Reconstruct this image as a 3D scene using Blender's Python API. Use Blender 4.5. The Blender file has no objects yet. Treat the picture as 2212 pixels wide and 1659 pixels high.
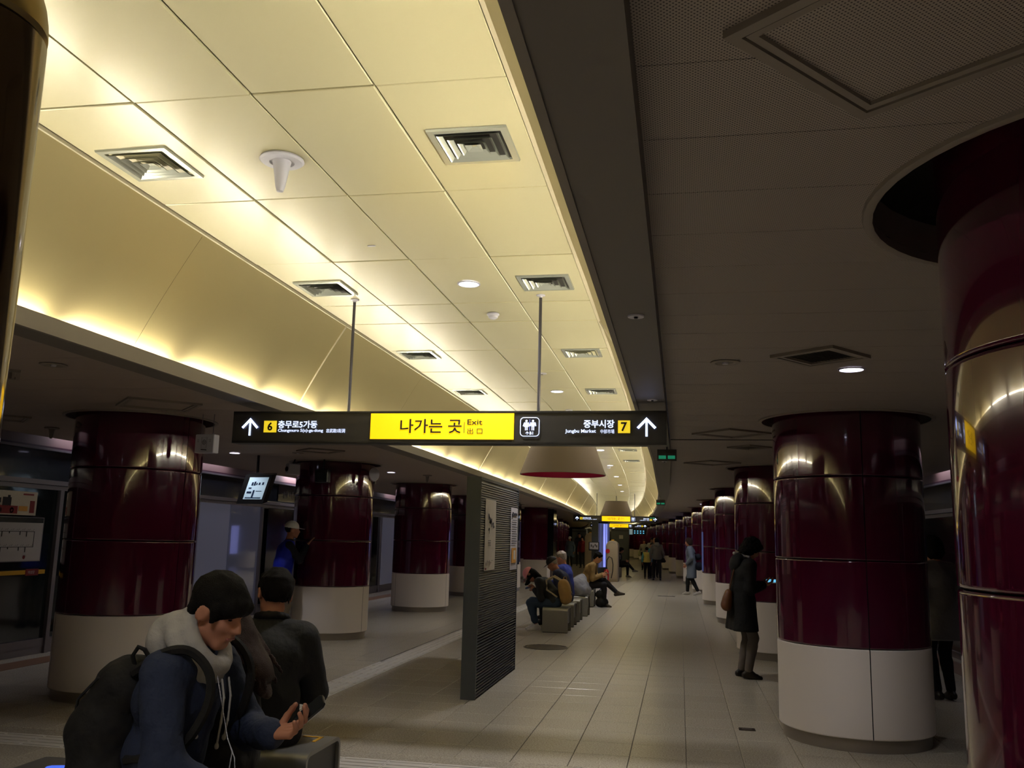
import bpy, math, random
import numpy as np
from mathutils import Vector, Matrix
# ---------------------------------------------------------------- camera, world, exposure
sc = bpy.context.scene
col = sc.collection
cam_d = bpy.data.cameras.new('camera'); cam = bpy.data.objects.new('camera', cam_d); col.objects.link(cam); sc.camera = cam
cam_d.sensor_fit = 'HORIZONTAL'; cam_d.sensor_width = 36.0; cam_d.lens = 36.0 * 1937.58 / 2212.0
cam_d.clip_start = 0.05; cam_d.clip_end = 300
_f = Vector((362.96, -339.38, -1937.58)).normalized()         # world +Y seen in camera axes (x right, y up, z back)
_u = Vector((1, -0.0244, 0)).cross(_f)
if _u.y < 0: _u.negate()
_u.normalize(); _r = _f.cross(_u).normalized()
M = Matrix((_r, _f, _u)).to_4x4()                                # rows: world axes in camera axes
cam.matrix_world = Matrix.Translation((0, 0, 1.6)) @ M
w = bpy.data.worlds.new('world'); sc.world = w; w.use_nodes = True
w.node_tree.nodes['Background'].inputs[0].default_value = (0.055, 0.05, 0.055, 1)
w.node_tree.nodes['Background'].inputs[1].default_value = 0.2
sc.view_settings.view_transform = 'Standard'; sc.view_settings.look = 'None'
sc.view_settings.exposure = 0.0; sc.view_settings.gamma = 1.0; sc.view_settings.use_curve_mapping = False
sc.cycles.use_denoising = True
sc.cycles.use_adaptive_sampling = True; sc.cycles.adaptive_threshold = .07
sc.cycles.max_bounces = 6; sc.cycles.diffuse_bounces = 3; sc.cycles.glossy_bounces = 3; sc.cycles.transmission_bounces = 4
sc.cycles.sample_clamp_indirect = 3.0; sc.cycles.use_light_tree = True
sc.cycles.caustics_reflective = False; sc.cycles.caustics_refractive = False
TUBE_E = 92.0; COVE_W = 4.4; DOWN_W = 46.0; EDGE_W = 4.0
R = math.radians; rnd = random.Random(5)
# ---------------------------------------------------------------- materials
def lin(c):
    return tuple(((x/255)/12.92 if x <= 10 else (((x/255)+.055)/1.055)**2.4) for x in c)
MATS = {}
def mat(name, rgb, rough=.5, metal=0., coat=0., coat_r=.05, emit=None, es=0., bump=None, spec=.5, var=None, aniso=0., alpha=None, trans=0.):
    """rgb in 0-255 sRGB. bump=(scale, strength, distance). var=(scale, amount) mixes in a darker/lighter cloud."""
    m = bpy.data.materials.new(name); m.use_nodes = True; nt = m.node_tree; b = nt.nodes['Principled BSDF']
    c = lin(rgb) + (1,)
    b.inputs['Base Color'].default_value = c; b.inputs['Roughness'].default_value = rough
    b.inputs['Metallic'].default_value = metal; b.inputs['Coat Weight'].default_value = coat
    b.inputs['Coat Roughness'].default_value = coat_r; b.inputs['Specular IOR Level'].default_value = spec
    b.inputs['Transmission Weight'].default_value = trans
    if emit is not None:
        b.inputs['Emission Color'].default_value = lin(emit) + (1,); b.inputs['Emission Strength'].default_value = es
    if var or bump:
        tc = nt.nodes.new('ShaderNodeTexCoord')
    if var:
        n = nt.nodes.new('ShaderNodeTexNoise'); n.inputs['Scale'].default_value = var[0]; n.inputs['Detail'].default_value = 5
        mx = nt.nodes.new('ShaderNodeMix'); mx.data_type = 'RGBA'
        k = var[1]
        mx.inputs[6].default_value = tuple(min(1, x*(1-k)) for x in c[:3]) + (1,)
        mx.inputs[7].default_value = tuple(min(1, x*(1+k)) for x in c[:3]) + (1,)
        nt.links.new(tc.outputs['Object'], n.inputs['Vector']); nt.links.new(n.outputs['Fac'], mx.inputs[0])
        nt.links.new(mx.outputs[2], b.inputs['Base Color'])
    if bump:
        n = nt.nodes.new('ShaderNodeTexNoise'); n.inputs['Scale'].default_value = bump[0]; n.inputs['Detail'].default_value = 3
        bp = nt.nodes.new('ShaderNodeBump'); bp.inputs['Strength'].default_value = bump[1]; bp.inputs['Distance'].default_value = bump[2]
        nt.links.new(tc.outputs['Object'], n.inputs['Vector']); nt.links.new(n.outputs['Fac'], bp.inputs['Height'])
        nt.links.new(bp.outputs[0], b.inputs['Normal'])
    MATS[name] = m
    return m
mat('ceiling_white', (204, 196, 156), .36, metal=.1, coat=.5, coat_r=.22, bump=(1.1, .18, .012))
mat('gold', (190, 176, 128), .42, metal=.45, bump=(.8, .2, .02), var=(1.0, .06))
mat('trim_cream', (190, 180, 150), .5)
mat('lip', (132, 124, 114), .55, bump=(60, .1, .002))
mat('soffit', (110, 104, 96), .6, bump=(200, .2, .001))
mat('dark_void', (10, 9, 9), .9)
mat('maroon', (70, 12, 38), .10, coat=.7, coat_r=.03, bump=(2.2, .03, .01))
mat('column_white', (236, 226, 216), .42, bump=(90, .12, .001))
mat('steel', (158, 150, 142), .3, metal=.75)
mat('brushed', (140, 138, 132), .38, metal=.7, var=(30, .05))
mat('alu', (128, 122, 128), .42, metal=.4)
mat('ring', (140, 130, 118), .6)
mat('black_plastic', (22, 22, 23), .38)
mat('rubber', (20, 18, 17), .7)
mat('sign_black', (44, 42, 40), .45)
mat('white_plastic', (200, 198, 206), .35, coat=.3)
mat('vent_metal', (206, 210, 196), .2, metal=.6)
mat('vent_dark', (28, 26, 22), .6)
mat('rod', (70, 68, 74), .4, metal=.6)
mat('tube', (255, 250, 235), .5, emit=(255, 246, 222), es=TUBE_E)
mat('lamp_on', (255, 255, 255), .5, emit=(226, 224, 255), es=9.0)
mat('yellow_lit', (255, 200, 20), .5, emit=(255, 206, 6), es=1.0)
mat('yellow_small', (240, 210, 60), .5, emit=(246, 214, 40), es=.8)
mat('white_lit', (230, 235, 255), .5, emit=(206, 220, 255), es=1.35)
mat('ink', (26, 20, 8), .6)
mat('shade_out', (98, 86, 76), .8, bump=(160, .3, .002))
mat('shade_in', (176, 10, 66), .6)
mat('partition', (60, 64, 66), .5, bump=(120, .1, .001))
mat('slat', (80, 82, 84), .4)
mat('glass_dark', (24, 30, 32), .07, coat=.5)
mat('header_dark', (30, 34, 42), .25, coat=.3)
mat('header_wall', (124, 98, 96), .6)
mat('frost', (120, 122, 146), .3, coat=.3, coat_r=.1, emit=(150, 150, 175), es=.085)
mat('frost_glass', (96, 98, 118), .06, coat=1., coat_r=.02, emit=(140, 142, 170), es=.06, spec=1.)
mat('lightbox_face', (150, 160, 255), .3, emit=(158, 164, 255), es=.8)
mat('paper', (196, 186, 168), .8, var=(8, .12))
mat('paper_white', (178, 172, 172), .7)
mat('red_print', (120, 26, 30), .7)
mat('orange_print', (196, 140, 60), .7)
mat('print_dark', (40, 36, 38), .8)
mat('yellow_stripe', (200, 150, 20), .6)
mat('purple', (60, 20, 44), .5)
mat('manhole', (70, 64, 54), .3, metal=.7, var=(40, .3))
mat('floor_plate', (58, 48, 40), .45, metal=.5)
mat('beige_box', (168, 152, 124), .45, coat=.2)
mat('red_paint', (190, 30, 36), .3, coat=.4)
mat('lit_blue', (150, 160, 255), .3, emit=(150, 160, 255), es=.9)
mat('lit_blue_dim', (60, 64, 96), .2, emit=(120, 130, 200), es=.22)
mat('green_exit', (40, 190, 150), .5, emit=(60, 220, 170), es=.16)
mat('screen_pale', (190, 214, 226), .2, emit=(176, 206, 222), es=.2)
mat('screen_blue', (90, 190, 240), .2, emit=(110, 200, 246), es=.9)
mat('screen_blue_deep', (60, 90, 230), .2, emit=(84, 120, 250), es=.8)
mat('screen_dark', (30, 40, 60), .2, emit=(40, 60, 90), es=.2)
mat('tactile', (214, 208, 198), .4, bump=(200, .2, .001))
mat('post_metal', (110, 92, 66), .12, metal=.92, coat=.5)

def m_floor():
    m = bpy.data.materials.new('granite'); m.use_nodes = True; nt = m.node_tree; b = nt.nodes['Principled BSDF']
    tc = nt.nodes.new('ShaderNodeTexCoord'); oi = nt.nodes.new('ShaderNodeObjectInfo')
    n1 = nt.nodes.new('ShaderNodeTexNoise'); n1.inputs['Scale'].default_value = 85; n1.inputs['Detail'].default_value = 2
    n2 = nt.nodes.new('ShaderNodeTexNoise'); n2.inputs['Scale'].default_value = .8; n2.inputs['Detail'].default_value = 4
    geo = nt.nodes.new('ShaderNodeNewGeometry')
    cr = nt.nodes.new('ShaderNodeValToRGB'); e = cr.color_ramp.elements
    e[0].position = .33; e[0].color = lin((168, 158, 142)) + (1,); e[1].position = .62; e[1].color = lin((208, 200, 182)) + (1,)
    nt.links.new(geo.outputs['Position'], n1.inputs['Vector']); nt.links.new(geo.outputs['Position'], n2.inputs['Vector'])
    nt.links.new(n1.outputs['Fac'], cr.inputs[0])
    mx = nt.nodes.new('ShaderNodeMix'); mx.data_type = 'RGBA'; mx.blend_type = 'MULTIPLY'; mx.inputs[0].default_value = .5
    c2 = nt.nodes.new('ShaderNodeMix'); c2.data_type = 'RGBA'; c2.inputs[6].default_value = (.85, .84, .83, 1); c2.inputs[7].default_value = (1, 1, 1, 1)
    nt.links.new(n2.outputs['Fac'], c2.inputs[0]); nt.links.new(cr.outputs[0], mx.inputs[6]); nt.links.new(c2.outputs[2], mx.inputs[7])
    # each tile its own shade
    mr = nt.nodes.new('ShaderNodeMapRange'); mr.inputs[3].default_value = .95; mr.inputs[4].default_value = 1.05
    nt.links.new(oi.outputs['Random'], mr.inputs[0])
    mv = nt.nodes.new('ShaderNodeVectorMath'); mv.operation = 'SCALE'
    nt.links.new(mx.outputs[2], mv.inputs[0]); nt.links.new(mr.outputs[0], mv.inputs['Scale'])
    nt.links.new(mv.outputs[0], b.inputs['Base Color'])
    rr = nt.nodes.new('ShaderNodeMapRange'); rr.inputs[3].default_value = .26; rr.inputs[4].default_value = .261
    nt.links.new(n2.outputs['Fac'], rr.inputs[0]); nt.links.new(rr.outputs[0], b.inputs['Roughness'])
    b.inputs['Specular IOR Level'].default_value = .7
    n3 = nt.nodes.new('ShaderNodeTexNoise'); n3.inputs['Scale'].default_value = 6
    nt.links.new(geo.outputs['Position'], n3.inputs['Vector'])
    bp = nt.nodes.new('ShaderNodeBump'); bp.inputs['Strength'].default_value = .15; bp.inputs['Distance'].default_value = .004
    nt.links.new(n3.outputs['Fac'], bp.inputs['Height']); nt.links.new(bp.outputs[0], b.inputs['Normal'])
    MATS['granite'] = m
m_floor()
def m_perf():
    m = bpy.data.materials.new('perforated'); m.use_nodes = True; nt = m.node_tree; b = nt.nodes['Principled BSDF']
    geo = nt.nodes.new('ShaderNodeNewGeometry')
    mp = nt.nodes.new('ShaderNodeMapping'); mp.inputs['Rotation'].default_value = (0, 0, R(45)); mp.inputs['Scale'].default_value = (112, 112, 112)
    nt.links.new(geo.outputs['Position'], mp.inputs[0])
    fr = nt.nodes.new('ShaderNodeVectorMath'); fr.operation = 'FRACTION'; nt.links.new(mp.outputs[0], fr.inputs[0])
    sub = nt.nodes.new('ShaderNodeVectorMath'); sub.operation = 'SUBTRACT'; sub.inputs[1].default_value = (.5, .5, 0); nt.links.new(fr.outputs[0], sub.inputs[0])
    mul = nt.nodes.new('ShaderNodeVectorMath'); mul.operation = 'MULTIPLY'; mul.inputs[1].default_value = (1, 1, 0); nt.links.new(sub.outputs[0], mul.inputs[0])
    ln = nt.nodes.new('ShaderNodeVectorMath'); ln.operation = 'LENGTH'; nt.links.new(mul.outputs[0], ln.inputs[0])
    cr = nt.nodes.new('ShaderNodeValToRGB'); e = cr.color_ramp.elements
    e[0].position = .22; e[0].color = lin((60, 52, 46)) + (1,); e[1].position = .30; e[1].color = lin((166, 154, 142)) + (1,)
    nt.links.new(ln.outputs['Value'], cr.inputs[0]); nt.links.new(cr.outputs[0], b.inputs['Base Color'])
    b.inputs['Roughness'].default_value = .55
    MATS['perforated'] = m
m_perf()
mat('ceiling_brown', (160, 144, 132), .6, bump=(40, .15, .003))
# ---------------------------------------------------------------- mesh helpers
class MB:
    def __init__(s): s.v = []; s.f = []; s.m = []; s.cm = 0
    def add(s, vs, fs):
        o = len(s.v); s.v += [tuple(p) for p in vs]
        for q in fs: s.f.append([o+i for i in q]); s.m.append(s.cm)
        return s
    def box(s, x0, x1, y0, y1, z0, z1):
        return s.add([(x0,y0,z0),(x1,y0,z0),(x1,y1,z0),(x0,y1,z0),(x0,y0,z1),(x1,y0,z1),(x1,y1,z1),(x0,y1,z1)],
                     [(0,3,2,1),(4,5,6,7),(0,1,5,4),(1,2,6,5),(2,3,7,6),(3,0,4,7)])
    def obox(s, c, sz, rot=0, tilt=0, axis=None):
        Mx = Matrix.Rotation(rot, 3, 'Z') @ Matrix.Rotation(tilt, 3, 'X')
        vs = []
        for dz in (-.5, .5):
            for dx, dy in ((-.5,-.5),(.5,-.5),(.5,.5),(-.5,.5)):
                vs.append(Vector(c) + Mx @ Vector((dx*sz[0], dy*sz[1], dz*sz[2])))
        return s.add(vs, [(0,3,2,1),(4,5,6,7),(0,1,5,4),(1,2,6,5),(2,3,7,6),(3,0,4,7)])
    def bbox(s, c, sz, bv=.01, rot=0):
        """box with chamfered vertical and horizontal edges"""
        hx, hy, hz = sz[0]/2, sz[1]/2, sz[2]/2
        Mx = Matrix.Rotation(rot, 3, 'Z'); rings = []
        for z, ins in ((-hz, bv), (-hz+bv, 0), (hz-bv, 0), (hz, bv)):
            a, b = hx-ins, hy-ins
            k = bv if ins == 0 else bv*.6
            rings.append([(-a+k,-b,z),(a-k,-b,z),(a,-b+k,z),(a,b-k,z),(a-k,b,z),(-a+k,b,z),(-a,b-k,z),(-a,-b+k,z)])
        vs = [Vector(c) + Mx @ Vector(p) for r_ in rings for p in r_]
        fs = [tuple(range(7, -1, -1)), tuple(range(24, 32))]
        for r_ in range(3):
            for i in range(8): fs.append((r_*8+i, r_*8+(i+1) % 8, (r_+1)*8+(i+1) % 8, (r_+1)*8+i))
        return s.add(vs, fs)
    def cyl(s, p0, p1, r0, r1=None, n=12, caps=True):
        r1 = r0 if r1 is None else r1
        p0, p1 = Vector(p0), Vector(p1); d = (p1-p0).normalized()
        a = d.orthogonal().normalized(); b = d.cross(a)
        vs = [p0+(a*math.cos(t)+b*math.sin(t))*r0 for t in [2*math.pi*i/n for i in range(n)]] + \
             [p1+(a*math.cos(t)+b*math.sin(t))*r1 for t in [2*math.pi*i/n for i in range(n)]]
        fs = [(i, (i+1) % n, n+(i+1) % n, n+i) for i in range(n)]
        if caps: fs += [tuple(range(n-1, -1, -1)), tuple(range(n, 2*n))]
        return s.add(vs, fs)
    def lathe(s, prof, c=(0,0,0), n=32, a0=0, a1=2*math.pi, sx=1., sy=1.):
        full = abs(a1-a0-2*math.pi) < 1e-6; m = n if full else n+1; vs = []
        for r, z in prof:
            for i in range(m):
                t = a0+(a1-a0)*i/n; vs.append((c[0]+r*math.cos(t)*sx, c[1]+r*math.sin(t)*sy, c[2]+z))
        fs = []
        for k in range(len(prof)-1):
            for i in range(n):
                j = (i+1) % m; fs.append((k*m+i, k*m+j, (k+1)*m+j, (k+1)*m+i))
        return s.add(vs, fs)
    def disc(s, c, r, n=24, up=False, sx=1., sy=1.):
        vs = [(c[0]+r*sx*math.cos(2*math.pi*i/n), c[1]+r*sy*math.sin(2*math.pi*i/n), c[2]) for i in range(n)]
        return s.add(vs, [tuple(range(n)) if up else tuple(range(n-1, -1, -1))])
    def tube(s, pts, r, n=6, closed=False):
        pts = [Vector(p) for p in pts]; N = len(pts); vs = []; prev = None
        for i, p in enumerate(pts):
            if closed: d = (pts[(i+1) % N]-pts[i-1]).normalized()
            else: d = (pts[min(i+1, N-1)]-pts[max(i-1, 0)]).normalized()
            a = prev - d*prev.dot(d) if prev is not None else d.orthogonal()
            a.normalize(); prev = a; b = d.cross(a)
            rr = r[i] if isinstance(r, (list, tuple)) else r
            for k in range(n):
                t = 2*math.pi*k/n; vs.append(p+(a*math.cos(t)+b*math.sin(t))*rr)
        fs = []
        for i in range(N if closed else N-1):
            for k in range(n): fs.append((i*n+k, i*n+(k+1) % n, ((i+1) % N)*n+(k+1) % n, ((i+1) % N)*n+k))
        if not closed: fs += [tuple(range(n-1, -1, -1)), tuple(range((N-1)*n, N*n))]
        return s.add(vs, fs)
    def prism(s, poly, z0, z1, tf=None):
        n = len(poly); vs = [(x, y, z0) for x, y in poly]+[(x, y, z1) for x, y in poly]
        if tf: vs = [tf(p) for p in vs]
        fs = [(i, (i+1) % n, n+(i+1) % n, n+i) for i in range(n)]+[tuple(range(n-1, -1, -1)), tuple(range(n, 2*n))]
        return s.add(vs, fs)
    def build(s, name, mats, parent=None, smooth=False, world=True, angle=None):
        me = bpy.data.meshes.new(name); me.from_pydata([tuple(p) for p in s.v], [], s.f); me.update()
        mats = mats if isinstance(mats, (list, tuple)) else [mats]
        for m in mats: me.materials.append(MATS[m])
        if len(mats) > 1: me.polygons.foreach_set('material_index', s.m)
        if smooth:
            me.polygons.foreach_set('use_smooth', [True]*len(me.polygons))
            me.set_sharp_from_angle(angle=angle or R(35))
        return link(name, me, parent, world)
WO = {}
def link(name, data, parent=None, world=True):
    o = bpy.data.objects.new(name, data); col.objects.link(o)
    WO[o.name] = Vector((0, 0, 0))
    if parent is not None:
        o.parent = parent
        if world: o.location = -WO[parent.name]
        else: WO[o.name] = WO[parent.name]
    return o
def tag(o, label=None, cat=None, group=None, kind=None):
    if label: o['label'] = label
    if cat: o['category'] = cat
    if group: o['group'] = group
    if kind: o['kind'] = kind
    return o
def thing(name, loc, label, cat, group=None, rz=0):
    o = bpy.data.objects.new(name, None); col.objects.link(o); o.location = loc; o.rotation_euler = (0, 0, rz); o.empty_display_size = .1
    WO[o.name] = Vector(loc); return tag(o, label, cat, group)
def struct(name, parent=None):
    o = bpy.data.objects.new(name, None); col.objects.link(o); WO[o.name] = Vector((0, 0, 0)); o['kind'] = 'structure'; return o
def copy_tree(o, loc, rz=None, parent=None):
    c = o.copy(); col.objects.link(c)
    if parent is not None: c.parent = parent
    else:
        c.location = loc
        if rz is not None: c.rotation_euler = (0, 0, rz)
        WO[c.name] = Vector(loc)
    for ch in o.children: copy_tree(ch, None, None, c)
    return c
def off(y):                       # the hall bends to the left in the distance
    return -.00094*max(0., y-8.)**2
def slope(y): return math.atan(-.00188*max(0., y-8.))
CX = -1.755                       # plan centre of the coffer
# ================================================================ ARCHITECTURE
YEND = 92.0; YBEG = -13.0
def strip_ys(y0, y1, st):
    n = max(1, round((y1-y0)/st)); return [y0+(y1-y0)*i/n for i in range(n+1)]
def bentbox(mb, u0, u1, y0, y1, z0, z1, base=CX):
    """box whose plan follows the bend"""
    ys = strip_ys(y0, y1, 2.5) if y0 > 7 else strip_ys(y0, y1, 8)
    for a, b in zip(ys[:-1], ys[1:]):
        oa, ob = off(a)+base, off(b)+base
        mb.add([(oa+u0,a,z0),(oa+u1,a,z0),(ob+u1,b,z0),(ob+u0,b,z0),(oa+u0,a,z1),(oa+u1,a,z1),(ob+u1,b,z1),(ob+u0,b,z1)],
               [(0,3,2,1),(4,5,6,7),(0,1,5,4),(1,2,6,5),(2,3,7,6),(3,0,4,7)])
    return mb
# ---------------------------------------------------------------- floor
T = .4185; GAP = .004
floor = struct('floor')
b = MB(); b.box(-16, 8, YBEG, YEND, -.06, -.008)
fl = b.build('grout_bed', 'floor_plate', floor)
XB = -8.0; X0 = -.385 - T*18; Y0 = 7.566 - T*4
def blocked(x, y):                # cut-outs kept for the tactile strips and the cover
    return (-3.78 < x < -3.42 and y > 6.2) or (6.16 < y < 6.58 and x < -.3)
tile_me = None; nt_ = 0
far_b = MB()
stag = {}
for j in range(0, 215):
    y = Y0 + T*j
    if y > YEND: break
    for i in range(-4, 46):
        x = X0 + T*i
        cx_, cy_ = x+T/2, y+T/2
        if not (XB-.2-0 < cx_ < 4.6 or y > 30) or blocked(cx_, cy_): continue
        if y < 4.8: pass
        near = y < 11.3 and -5.4 < cx_ < 2.3 and y > 5.2
        ps = 0.0
        if near and nt_ < 290:
            if tile_me is None:
                tb = MB(); h_ = T/2-GAP/2; e_ = .003
                tb.add([(-h_,-h_,-.03),(h_,-h_,-.03),(h_,h_,-.03),(-h_,h_,-.03),(-h_,-h_,-.002),(h_,-h_,-.002),(h_,h_,-.002),(-h_,h_,-.002),
                        (-h_+e_,-h_+e_,0),(h_-e_,-h_+e_,0),(h_-e_,h_-e_,0),(-h_+e_,h_-e_,0)],
                       [(0,1,5,4),(1,2,6,5),(2,3,7,6),(3,0,4,7),(4,5,9,8),(5,6,10,9),(6,7,11,10),(7,4,8,11),(8,9,10,11)])
                o = tb.build('floor_tile', 'granite', floor, world=False); tile_me = o.data
            else:
                o = bpy.data.objects.new('floor_tile', tile_me); col.objects.link(o); o.parent = floor
            o.location = (cx_, cy_, -.0005*rnd.random()); nt_ += 1
        else:
            h_ = T/2-GAP/2; o_ = off(y) if y > 30 else 0
            far_b.add([(cx_-h_,cy_-h_,-.03),(cx_+h_,cy_-h_,-.03),(cx_+h_,cy_+h_,-.03),(cx_-h_,cy_+h_,-.03),(cx_-h_,cy_-h_,0),(cx_+h_,cy_-h_,0),(cx_+h_,cy_+h_,0),(cx_-h_,cy_+h_,0)],
                      [(4,5,6,7),(0,1,5,4),(1,2,6,5),(2,3,7,6),(3,0,4,7)])
far_b.v = [p for p in far_b.v]
fs = far_b.build('floor_tiles', 'granite', floor); fs['kind'] = 'stuff'
b = MB(); b.box(-9, 5, YBEG, Y0, -.03, -.0); b.build('floor_behind', 'granite', floor)
# ---------------------------------------------------------------- coffer ceiling
ceil = struct('ceiling')
b = MB(); bentbox(b, -1.2, 1.2, YBEG, YEND, 3.43, 3.5); b.build('ceiling_backing', 'dark_void', ceil)
US = [-1.095, -.542, 0., .543, 1.095]
ys = [3.237+1.138*k for k in range(-14, 4)]
rows = [(ys[k], ys[k+1]) for k in range(len(ys)-1)] + [(ys[-1], 7.278)]
y = 7.278
while y < YEND-1:
    for k in range(6): rows.append((y, y+1.138)); y += 1.138
    rows.append((y, y+.62)); y += .62
npan = 0; joined = MB()
for (ya, yb) in rows:
    for k in range(4):
        u0, u1 = US[k]+.0045, US[k+1]-.0045
        oa, ob = off(ya)+CX, off(yb)+CX; g = .0045 if abs(yb-7.278) > .01 and abs(ya-7.278) > .01 else .009
        dz = .0025*math.sin(ya*7+k*3)
        vs = []
        for z, e in ((3.42, 0), (3.403+dz, 0), (3.400+dz, .004)):
            vs += [(oa+u0+e, ya+g+e, z), (oa+u1-e, ya+g+e, z), (ob+u1-e, yb-g-e, z), (ob+u0+e, yb-g-e, z)]
        fsx = [(8,11,10,9)]
        for q in (0, 4):
            for i in range(4): fsx.append((q+(i+1) % 4, q+i, q+4+i, q+4+(i+1) % 4))
        if yb > 0 and ya < 36 and npan < 140:
            MB().add(vs, fsx).build('ceiling_panel', 'ceiling_white', ceil); npan += 1
        else: joined.add(vs, fsx)
jj = joined.build('ceiling_panels', 'ceiling_white', ceil); jj['kind'] = 'stuff'
# cream border trims at both ceiling edges
b = MB()
for s in (-1, 1):
    u0, u1 = sorted((s*1.10, s*1.135)); bentbox(b, u0, u1, YBEG, YEND, 3.385, 3.43)
b.build('edge_trim', 'trim_cream', ceil)
# ---------------------------------------------------------------- gold coves, lips, soffit strips
prof = []
P0, P1, P2, P3 = (1.565, 2.60), (1.435, 2.86), (1.28, 3.13), (1.115, 3.387)
for i in range(7):
    t = i/6; q = [(1-t)**3*a+3*(1-t)**2*t*b_+3*(1-t)*t*t*c_+t**3*d_ for a, b_, c_, d_ in zip(P0, P1, P2, P3)]
    prof.append(q)
def cove(side, name):
    st = struct(name)
    y = YBEG; PIT = 7.278-2*2.43
    edges = []; y = 7.278
    while y > YBEG: edges.append(y); y -= 2.43
    edges = sorted(edges)+[]; y = 7.278
    while y < YEND: y += 2.43; edges.append(y)
    rest = MB(); n_ = 0
    for a, c in zip(edges[:-1], edges[1:]):
        near = c > 1 and a < 60
        mb = MB() if near else rest
        yy = [a+.0012, (a+c)/2, c-.0012]; vs = []
        bow = .006*math.sin(a*5.3+side)
        for k, q in enumerate(yy):
            for (u, z) in prof: vs.append((off(q)+CX+side*(u+(bow if k == 1 else 0)), q, z))
        n = len(prof); fsx = []
        for k in range(2):
            for i in range(n-1):
                f = (k*n+i, k*n+i+1, (k+1)*n+i+1, (k+1)*n+i); fsx.append(f if side > 0 else f[::-1])
        mb.add(vs, fsx)
        if near: mb.build('cove_panel', 'gold', st, smooth=True)
    rest.build('cove_panels', 'gold', st, smooth=True)['kind'] = 'stuff'
    b = MB()
    for q in [7.278+7.448*k_ for k_ in range(-2, 11)]:                 # thin bright batten over each joint of the cove
        for i in range(len(prof)-1):
            (u0, z0), (u1, z1) = prof[i], prof[i+1]; o_ = off(q)+CX
            b.add([(o_+side*(u0-.011), q-.004, z0-.005), (o_+side*(u1-.011), q-.004, z1-.005), (o_+side*(u1-.011), q+.004, z1-.005), (o_+side*(u0-.011), q+.004, z0-.005), (o_+side*u0, q-.004, z0), (o_+side*u1, q-.004, z1), (o_+side*u1, q+.004, z1), (o_+side*u0, q+.004, z0)], [(0,1,2,3),(0,4,5,1),(3,2,6,7)])
    b.build('joint_batten', 'trim_cream', st)
    b = MB(); u = sorted((side*1.44, side*1.66)); bentbox(b, u[0], u[1], YBEG, YEND, 2.58, 2.60)        # soffit and trough floor
    u = sorted((side*1.638, side*1.66)); bentbox(b, u[0], u[1], YBEG, YEND, 2.60, 2.705)
    b.build('soffit', 'soffit', st)
    b = MB(); u = sorted((side*1.432, side*1.458)); bentbox(b, u[0], u[1], YBEG, YEND, 2.572, 2.665); b.build('lip', 'lip', st)
    tubes = []; y = 4.15-1.18*14; far = MB(); ptm = None
    while y < YEND-2:
        yc = y+.59; o_ = off(yc)+CX+side*1.503; L = .98/2
        mb = MB(); mb.cyl((-0, -L, 0), (0, L, 0), .014, n=6)
        if ptm is None:
            o = mb.build('light_tube', 'tube', st, world=False); ptm = o.data
        else:
            o = bpy.data.objects.new('light_tube', ptm); col.objects.link(o); o.parent = st
        o.location = (o_, yc, 2.645); o.rotation_euler = (0, 0, -slope(yc))
        if y < 75:
            ld = cove_ld if (cove_ld := bpy.data.lights.get('cove_lamp')) else bpy.data.lights.new('cove_lamp', 'AREA')
            ld.shape = 'RECTANGLE'; ld.size = 1.04; ld.size_y = .02; ld.energy = COVE_W; ld.color = (1, .95, .83); ld.spread = R(95)
            lo = bpy.data.objects.new('lamp', ld); col.objects.link(lo); lo.parent = st
            zz = Vector((math.cos(R(20))*side, 0, -math.sin(R(20)))); xx = Vector((0, 1, 0)); yy_ = zz.cross(xx)
            lo.matrix_world = Matrix.Translation((off(yc)+CX+side*1.518, yc, 2.690)) @ Matrix.Rotation(-slope(yc), 4, 'Z') @ Matrix((xx, yy_, zz)).transposed().to_4x4()
        y += 1.18
    return st
cove(-1, 'trim_1'); cove(1, 'trim_2')
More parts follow.
